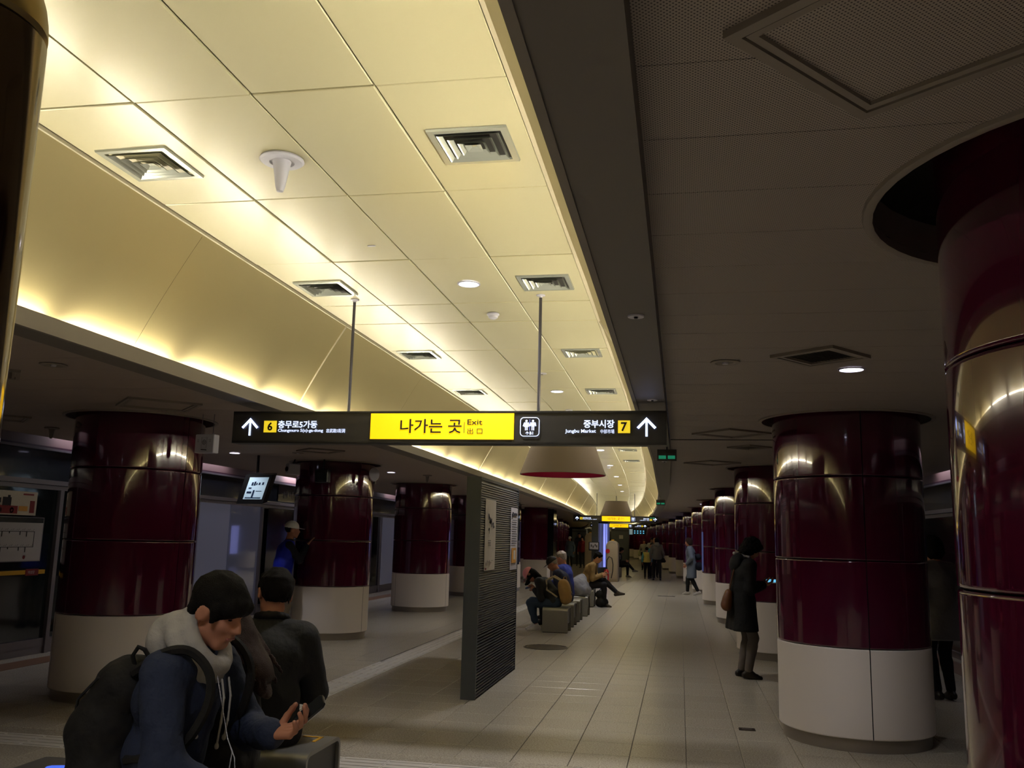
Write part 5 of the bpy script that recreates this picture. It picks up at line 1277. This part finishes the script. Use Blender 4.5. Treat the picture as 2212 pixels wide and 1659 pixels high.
# his black backpack
t = thing('backpack', (-2.24, 3.46, .5), 'black backpack with a grab loop worn by the man in denim', 'backpack')
def W(p): return np.array(p)-np.array((-2.30, 3.46, .5))
bp_ = [('e', W((-2.30, 3.44, .84)), (.13, .16, .25), roty(R(12))), ('c', W((-2.30, 3.36, .64)), W((-2.30, 3.56, .64)), .13, .13), ('c', W((-2.23, 3.38, .98)), W((-2.23, 3.54, .98)), .09, .09), ('c', W((-2.33, 3.38, .80)), W((-2.33, 3.54, .80)), .12, .12), ('c', W((-2.26, 3.36, .55)), W((-2.26, 3.54, .55)), .085, .085)]
soft('sack', t, bp_, .011, .06, BLK, noise=(32., .006))
pk = [('e', W((-2.40, 3.46, .72)), (.06, .12, .14)), ('c', W((-2.40, 3.37, .63)), W((-2.40, 3.55, .63)), .05, .05)]; soft('front_pocket', t, pk, .011, .04, BLK, noise=(40., .004))
b = MB(); b.tube([W(q) for q in ((-2.195, 3.38, 1.045), (-2.20, 3.36, 1.10), (-2.175, 3.355, 1.135), (-2.15, 3.36, 1.125), (-2.12, 3.38, 1.07))], .009, 6); b.build('grab_loop', BLK, t, world=False, smooth=True)
for s, yy in ((1, 3.31), (-1, 3.66)):
    q0 = wpt(m1, J1, J1['sh'][s]); pts = [W((-2.17, yy+.02*s, 1.04)), W((q0.x-.05, q0.y-.0*s, q0.z+.085)), W((q0.x+.04, q0.y+.03*s, q0.z+.085)), W((q0.x+.115, q0.y+.045*s, q0.z-.0)), W((q0.x+.11, q0.y+.04*s, q0.z-.13)), W((q0.x+.02, q0.y+.01*s, q0.z-.27)), W((-2.16, yy, .72))]
    b = MB()
    pp = spline([Vector(x) for x in pts])
    b.tube(pp, .019, 6); b.build('shoulder_strap', BLK, t, world=False, smooth=True)
b = MB(); b.tube([W(q) for q in ((-2.30, 3.30, 1.02), (-2.40, 3.33, .93), (-2.45, 3.38, .80), (-2.46, 3.40, .68))], .006, 5); b.tube([W(q) for q in ((-2.34, 3.29, .9), (-2.36, 3.45, 1.0), (-2.30, 3.60, 1.02))], .005, 5); b.build('zip', CHAR, t, world=False)
# ---------------------------------------------------------------- foreground: long-haired woman
def wh(J):
    H = J['H']; E_ = J['E']; n = J['neck']; f = J['fw']; r = J['rt']; u = J['up2']; return []
strands = []
def place_woman():
    pose = dict(pelvis=(0, 0, .50), lean=-2, hunch=12, pitch=18, yaw=20, wrR=(.14, .28, .60), wrL=(-.12, .28, .60), anR=(.1, .42, .085), anL=(-.1, .42, .085), eyes=False, broad=.92)
    def st(J):
        H = J['H']; nrm2 = (.1, -.75, .65); o = [('c', H+v3(.0, -.04, .02), H+v3(.02, -.10, -.12), .085, .095, nrm2, .7), ('c', H+v3(.02, -.10, -.12), H+v3(.03, -.17, -.24), .095, .115, nrm2, .5), ('c', H+v3(.03, -.17, -.24), H+v3(.02, -.20, -.33), .115, .09, nrm2, .35)]
        for q in range(9): o.append(('c', H+v3(-.08+.026*q, -.10-.01*(q % 2), -.10), H+v3(-.10+.036*q, -.225-.012*(q % 3), -.31-.04*((q*5) % 4)/3), .020, .009))
        return o
    return person('woman with long dark brown hair and black top, half hidden behind the man in denim', (-2.12, 4.18), 95, pose,
        dict(legs=BLK, shoes=SHO, top=BLK, hair='long', hair_m='hair_brown', strands=st, hair_noise=(90., .004)), S=1.08, res=.012)
m2, J2 = place_woman()
# ---------------------------------------------------------------- foreground: man in black seen from behind
m3, J3 = person('short-haired man in a black jacket seen from behind, seated at the yellow-taped bench', (-2.31, 4.92), 22,
    dict(pelvis=(0, -.02, .475), lean=-4, hunch=20, side=2, pitch=10, yaw=22, roll=8, wrR=(.16, .30, .58), wrL=(-.14, .30, .58), anR=(.13, .42, .085), anL=(-.12, .44, .085), eyes=False, broad=1.04),
    dict(legs=CHAR, shoes=SHO, top=cmat((20, 20, 21), .8), top_i=.034, arm_i=.024, hair='crop', vol=.006, hem_drop=.09, fold=(18., .004),
         extra=[('collar', lambda J: [('c', J['neck']+J['up2']*.03+J['rt']*.075*math.cos(a)+J['fw']*.07*math.sin(a), J['neck']+J['up2']*.03+J['rt']*.075*math.cos(a+.5)+J['fw']*.07*math.sin(a+.5), .018, .018) for a in [q*.5 for q in range(13)]], BLK, .009, .012)]), S=1.11, res=.0105)
# ---------------------------------------------------------------- man in blue vest at the column
person('man in a white cap and royal blue vest bracing his hand against a column', (-5.93, 13.0), -62,
    dict(pelvis=(0, 0, .93), lean=6, hunch=8, pitch=0, yaw=0, wrR=(.02, .34, 1.36), elR=(.2, -.3, -1), hdR=(.1, .5, .7), hnR=(0, 1, -.2), curlR=.08, spreadR=1., wrL=(-.26, .05, .86)),
    dict(legs=cmat((120, 108, 92)), shoes=SHO, top=cmat((22, 24, 34)), vest=cmat((26, 40, 170), .7), hair='short', cap=cmat((222, 220, 210), .8), hem_drop=.14), S=1.03, res=.013)
# ---------------------------------------------------------------- bench row
def seatpose(**k):
    d = dict(pelvis=(0, 0, .49), lean=14, hunch=22, pitch=35, wrR=(.10, .34, .66), wrL=(-.10, .34, .66), elR=(.5, -.6, -.6), elL=(-.5, -.6, -.6), anR=(.11, .40, .085), anL=(-.11, .40, .085)); d.update(k); return d
jeans = cmat((44, 58, 78)); navy = cmat((30, 34, 58)); white_sh = cmat((206, 200, 190), .6)
def g_str(J):
    H, E_ = J['H'], J['E']; return []
mg, Jg = person('girl in a pink cap, dark jacket and rolled jeans hunched forward on the bench', (-2.17, 16.0), 90, seatpose(pelvis=(0, 0, .495), lean=24, hunch=30, pitch=58, anR=(.10, .36, .085), anL=(-.06, .30, .085), wrR=(.06, .36, .70), wrL=(-.06, .36, .70)),
    dict(legs=jeans, shoes=white_sh, top=cmat((34, 34, 36)), top_i=.024, hair='long', hair_m='hair_black', leg_cut=.78, leg_i=.016, cap=cmat((228, 150, 160), .8),
         strands=lambda J: [('c', J['H']+v3(.05, -.04, .02), J['H']+v3(.07, .05, -.17), .04, .022), ('c', J['H']+v3(.06, -.0, -.02), J['H']+v3(.08, .02, -.14), .035, .02), ('c', J['H']+v3(-.05, -.04, .02), J['H']+v3(-.07, .05, -.17), .04, .022), ('c', J['H']+v3(0, -.06, .03), J['neck']-J['fw']*.03, .07, .07)]), S=1.0, res=.013)
phone('phone', tuple(wpt(mg, Jg, v3(0, .46, .735))), (1, 0, .35), (0, -.3, 1), .13, .07, 'phone held low by the girl in the pink cap', 'screen_dark')
t = thing('backpack', (-1.985, 15.98, .47), 'tan backpack worn by the girl in the pink cap', 'backpack')
tan = cmat((176, 142, 88), .8); o3 = np.array((-1.985, 15.98, .47))
soft('sack', t, [('c', v3(.02, -.08, .09), v3(.02, .08, .09), .095, .095), ('c', v3(-.03, -.075, .34), v3(-.03, .075, .34), .085, .085), ('c', v3(0, -.08, .2), v3(0, .08, .2), .098, .098), ('c', v3(-.01, -.08, .27), v3(-.01, .08, .27), .094, .094)], .012, .05, tan)
soft('front_pocket', t, [('c', v3(.085, -.06, .12), v3(.07, .06, .12), .05, .05), ('c', v3(.075, -.05, .2), v3(.075, .05, .2), .04, .04)], .012, .03, tan)
MB().tube([(-.04, 0, .40), (-.02, 0, .46), (.02, 0, .46), (.03, 0, .41)], .008, 6).build('grab_loop', tan, t, world=False)
for s in (1, -1): MB().tube([(-.07, .09*s, .40), (-.20, .13*s, .47), (-.31, .15*s, .40), (-.30, .15*s, .24), (-.12, .12*s, .12)], .016, 6).build('shoulder_strap', cmat((186, 172, 142)), t, world=False, smooth=True)
b = MB(); b.add([(.137, -.02, .17), (.137, .02, .17), (.137, 0, .20)], [(0, 1, 2), (2, 1, 0)]); b.build('badge', 'white_plastic', t, world=False)
person('old man in black peaked cap and navy jacket, just behind the pink-capped girl', (-2.12, 17.15), 92, seatpose(lean=8, hunch=22, pitch=30, pelvis=(0, 0, .49)),
    dict(legs=BLK, shoes=SHO, top=navy, top_i=.034, arm_i=.024, hair='crop', hair_m='hair_grey', cap=cmat((24, 22, 24), .7), hem_drop=.08), S=1.03, res=.014)
person('grey-haired man in a bright blue jacket seated behind the black cap', (-2.24, 18.25), 75, seatpose(lean=2, hunch=12, pitch=12, pelvis=(0, 0, .49)),
    dict(legs=CHAR, shoes=SHO, top=cmat((38, 50, 122)), top_i=.034, arm_i=.024, hair='crop', hair_m='hair_grey', hem_drop=.10, skin=cmat((200, 140, 116), .55)), S=1.07, res=.014)
t = thing('padded_jacket', (-2.10, 19.45, .42), 'pale grey padded jacket heaped on the bench behind the blue jacket', 'jacket')
soft('bundle', t, [('e', v3(0, 0, .16), (.2, .22, .22)), ('c', v3(-.08, -.1, .26), v3(.03, .1, .34), .11, .1), ('c', v3(.10, -.14, .12), v3(.14, .14, .10), .10, .10), ('c', v3(.05, -.16, .045), v3(.16, .16, .045), .05, .05)], .014, .04, cmat((128, 128, 134), .8), noise=(30., .008), cuts=[((0, 0, .003), (0, 0, -1))])
MB().bbox((.03, 0, .01), (.3, .34, .018), .006).build('folded_newspaper', 'paper_white', t, world=False)
mb_, Jb = person('man in a tan jacket with crossed legs looking at his phone on the bench', (-2.24, 22.15), -90,
    seatpose(pelvis=(0, 0, .50), lean=14, hunch=16, pitch=24, anR=(.07, .42, .085), anL=(.02, .70, .33), knL=(.15, .5, 1), ftL=(0, .95, .15), ftR=(.1, 1, -.12), wrR=(.10, .36, .70), wrL=(-.08, .38, .72)),
    dict(legs=cmat((22, 22, 28)), shoes=cmat((52, 44, 34), .5), top=cmat((132, 106, 64)), top_i=.030, arm_i=.022, sleeve=.9, hair='short', skin=cmat((196, 140, 104), .55), fold=(22., .004)), S=1.06, res=.014)
phone('phone', tuple(wpt(mb_, Jb, v3(0, .50, .755))), (.8, 0, .3), (-.35, 0, 1), .14, .075, 'phone in the hands of the man in the tan jacket', 'screen_dark', 'paper_white')
t = thing('backpack', (-1.86, 22.05, 0), 'black backpack on the floor by the shoe of the man in tan', 'backpack')
soft('sack', t, [('c', v3(-.03, -.07, .11), v3(.05, .07, .11), .11, .11), ('c', v3(-.05, -.06, .3), v3(.0, .06, .3), .09, .09)], .016, .05, BLK, noise=(28., .008), cuts=[((0, 0, .0), (0, 0, -1))])
MB().tube([(-.05, 0, .38), (-.02, 0, .43), (.02, 0, .40)], .01, 6).build('grab_loop', BLK, t, world=False)
t = thing('shoulder_bag', (-2.40, 22.02, .45), 'dark shoulder bag hanging beside the hip of the man in tan', 'bag')
soft('pouch', t, [('c', v3(-.06, 0, .05), v3(.1, 0, .03), .09, .08), ('c', v3(-.03, 0, .13), v3(.08, 0, .11), .06, .06)], .016, .03, BLK)
MB().tube([(.04, -.03, .12), (.10, -.05, .17), (.16, -.03, .12)], .012, 6).build('strap', CHAR, t, world=False)
# ---------------------------------------------------------------- woman in black coat
mw, Jw = person('woman in a hooded black coat standing and reading a bright phone', (.735, 11.50), -76,
    dict(pelvis=(0, 0, .93), lean=2, hunch=10, pitch=32, yaw=-8, wrR=(.07, .25, 1.13), wrL=(-.03, .25, 1.12), elR=(.4, -.5, -1), elL=(-.4, -.5, -1), anR=(.07, .04, .085), anL=(-.08, .0, .085), hdR=(-.1, .9, .15), hnR=(-.4, .2, .8), curlR=.6, hdL=(.2, .9, .2), hnL=(.3, .2, .8)),
    dict(legs=cmat((92, 84, 80)), shoes=SHO, top=cmat((12, 12, 14)), top_i=.040, arm_i=.026, hem=.575, hem_w=.235, hem_y=-.01, hair='bob', vol=.016, hair_noise=(95., .009), fold=(14., .005),
         extra=[('hood', lambda J: [('e', J['neck']-J['fw']*.11-J['up2']*.06, (.135, .085, .125), rotx(R(-20))), ('c', J['neck']-J['fw']*.04-J['rt']*.10-J['up2']*.0, J['neck']+J['fw']*.09-J['rt']*.05-J['up2']*.06, .03, .025), ('c', J['neck']-J['fw']*.04+J['rt']*.10, J['neck']+J['fw']*.09+J['rt']*.05-J['up2']*.06, .03, .025)], cmat((12, 12, 14)), .013, .03),
                ('hood_lining', lambda J: [('c', J['neck']-J['fw']*.155-J['rt']*.03+J['up2']*.045, J['neck']-J['fw']*.0+J['rt']*.095+J['up2']*.035, .022, .018), ('c', J['neck']+J['rt']*.095+J['up2']*.035, J['neck']+J['fw']*.11+J['rt']*.05-J['up2']*.05, .018, .015), ('c', J['neck']-J['fw']*.155+J['rt']*.0+J['up2']*.045, J['neck']-J['rt']*.095+J['up2']*.03, .018, .018)], cmat((130, 124, 124)), .010, .01)]), S=.975, res=.013)
phone('phone', tuple(wpt(mw, Jw, v3(.02, .37, 1.175))), (.9, -.1, .0), (-.25, -.45, .8), .13, .07, 'bright blue-white phone held by the woman in the black coat', 'screen_blue', 'white_plastic')
t = thing('handbag', (.545, 11.44, .78), 'brown handbag hanging behind the woman in the black coat', 'bag')
soft('pouch', t, [('c', v3(0, -.07, .07), v3(0, .07, .07), .065, .065), ('c', v3(.015, -.06, .15), v3(.015, .06, .15), .055, .055), ('c', v3(.03, -.05, .22), v3(.03, .05, .22), .04, .04)], .011, .05, cmat((96, 58, 34), .5))
MB().tube([(.03, -.05, .22), (.09, -.03, .48), (.12, 0, .56)], .008, 6).build('strap', cmat((96, 58, 34), .5), t, world=False)
# ---------------------------------------------------------------- walker in grey coat
grc = cmat((96, 104, 116))
person('person in a long grey coat with dark backpack walking past the columns', (.34, 28.4), 82,
    dict(lean=4, hunch=4, pitch=8, anR=(.06, .14, .085), anL=(-.06, -.20, .11), ftL=(-.1, 1, -.3), wrR=(.24, .08, .88), wrL=(-.22, .12, .92)),
    dict(legs=CHAR, shoes=white_sh, top=grc, top_i=.034, arm_i=.022, hem=.50, hem_w=.20, hair='bob', vol=.014, hair_m='hair_brown'), S=1.0, res=.018)
t = thing('backpack', (.56, 28.42, .72), 'dark navy backpack on the back of the walker in grey', 'backpack')
soft('sack', t, [('c', v3(.0, -.1, .14), v3(.0, .1, .14), .13, .13), ('c', v3(-.02, -.08, .42), v3(-.02, .08, .42), .10, .10)], .018, .05, cmat((22, 24, 38)))
MB().tube([(-.1, -.1, .52), (-.22, -.14, .58), (-.3, -.15, .42), (-.16, -.14, .2)], .018, 6).build('shoulder_strap', BLK, t, world=False)
# ---------------------------------------------------------------- people farther down the walkway
def stander(label, x, y, rz, S, legs, top, hair='short', **k):
    pose = dict(hunch=5, pitch=k.pop('pitch', 6), hands=True); pose.update(k.pop('pose', {}))
    look = dict(legs=legs, shoes=k.pop('shoes', SHO), top=top, hair=hair); look.update(k)
    return person(label, (x, y), rz, pose, look, S=S, res=.024)
teal = cmat((80, 150, 160)); yel = cmat((206, 190, 96))
stander('woman in a grey hooded top and black trousers seen from behind far down the walkway', -.93, 37.7, 4, 1.0, BLK, cmat((104, 102, 100)), 'bob', hood=cmat((112, 110, 106)), vol=.01, hem_drop=.10, top_i=.03, pose=dict(anR=(.13, 0, .085), anL=(-.14, .05, .085)))
t = thing('handbag', (-.68, 37.7, .72), 'small dark handbag at the right hip of the grey hooded woman', 'bag'); soft('pouch', t, [('c', v3(-.05, 0, .06), v3(.05, 0, .06), .06, .06), ('c', v3(-.03, 0, .14), v3(.03, 0, .14), .04, .04)], .02, .03, BLK)
MB().tube([(-.02, 0, .16), (-.10, 0, .5), (-.14, 0, .6)], .008, 5).build('strap', BLK, t, world=False)
kt, Jk = stander('child in a teal and yellow jacket seen from behind beside the grey hooded woman', -1.38, 38.9, 0, .77, BLK, teal, 'short', vest=yel, vol=.012)
stander('taller child in a teal top reaching towards the teal and yellow jacket', -1.16, 39.5, 150, .88, BLK, teal, 'bob', vol=.01)
stander('light-haired person standing just behind the grey hooded woman', -1.10, 40.6, 190, 1.0, CHAR, cmat((130, 110, 96)), 'bob', hair_m=cmat((140, 106, 76)))
stander('long-haired girl with a pale cardigan, farther left of the two behind the children', -1.93, 50.5, 178, .97, BLK, cmat((150, 148, 140)), 'bob', vol=.01, hair_m='hair_brown')
t = thing('shoulder_bag', (-2.18, 50.4, .75), 'yellowish tote bag beside the pale cardigan', 'bag'); soft('pouch', t, [('c', v3(0, 0, .06), v3(0, 0, .26), .08, .06)], .02, .03, cmat((150, 150, 110))); MB().tube([(-.03, 0, .3), (.03, 0, .6), (.06, 0, .3)], .01, 5).build('strap', CHAR, t, world=False)
stander('girl with long hair and white blouse facing the camera, farther right behind the children', -1.52, 50.0, 184, 1.02, CHAR, cmat((170, 168, 162)), 'bob', vol=.012)
stander('man in a dark suit walking alone at the far end of the walkway', -5.05, 77.0, 0, 1.06, cmat((22, 24, 34)), cmat((26, 28, 44)), 'short')
stander('person in a pale denim coat and white visor in the left-hand crowd', -6.15, 51.6, 170, 1.0, CHAR, cmat((104, 124, 146)), 'bob', cap=cmat((214, 214, 214), .8), hem=.55, hem_w=.19, top_i=.03)
stander('tall man in dark clothes behind the white visor', -5.95, 54.5, 182, 1.14, CHAR, cmat((34, 38, 50)), 'short')
stander('person in a dark red jacket right of the white visor', -5.35, 50.8, 168, 1.02, CHAR, cmat((110, 26, 26)), 'bob', vol=.012, top_i=.03, hem_drop=.12)
person('person in black with white piping, legs crossed, beyond the beige cabinet', (-2.68, 40.0), -88, seatpose(lean=4, hunch=14, pitch=24, anR=(.08, .42, .085), anL=(.02, .68, .30), knL=(.15, .5, 1), ftL=(0, .95, .1)),
    dict(legs=BLK, shoes=cmat((110, 104, 98)), top=BLK, top_i=.03, hair='bob',
         extra=[('piping', lambda J: [('c', J['sh'][1]+v3(.05, .03, .02), J['el'][1]+v3(.04, 0, 0), .016, .016), ('c', J['el'][1]+v3(.045, 0, 0), J['wr'][1]+v3(.03, 0, .02), .015, .012)], 'paper_white', .018, .01)]), S=1.03, res=.02)
person('curly-haired person in a grey coat glimpsed between the two near right columns', (2.76, 10.65), 20,
    dict(hunch=6, pitch=14, anR=(.08, 0, .085), anL=(-.08, 0, .085)),
    dict(legs=BLK, shoes=SHO, top=cmat((120, 118, 118)), top_i=.03, arm_i=.02, hem=.62, hem_w=.18, hair='bob', vol=.02, hair_noise=(95., .009)), S=1.0, res=.018)
# something glowing blue at the very bottom left: a phone lying on a bench
stool(-3.02, 4.2, .44, .50, .42, 'brushed steel cube bench at the bottom left corner carrying a lit phone')
phone('phone', (-2.97, 4.18, .427), (1, .35, 0), (0, 0, 1), .20, .11, 'phone with a glowing blue screen lying on the bench at bottom left', 'screen_blue_deep')
stool(-2.12, 4.22, .44, .46, .44, 'brushed steel cube bench under the long-haired woman')
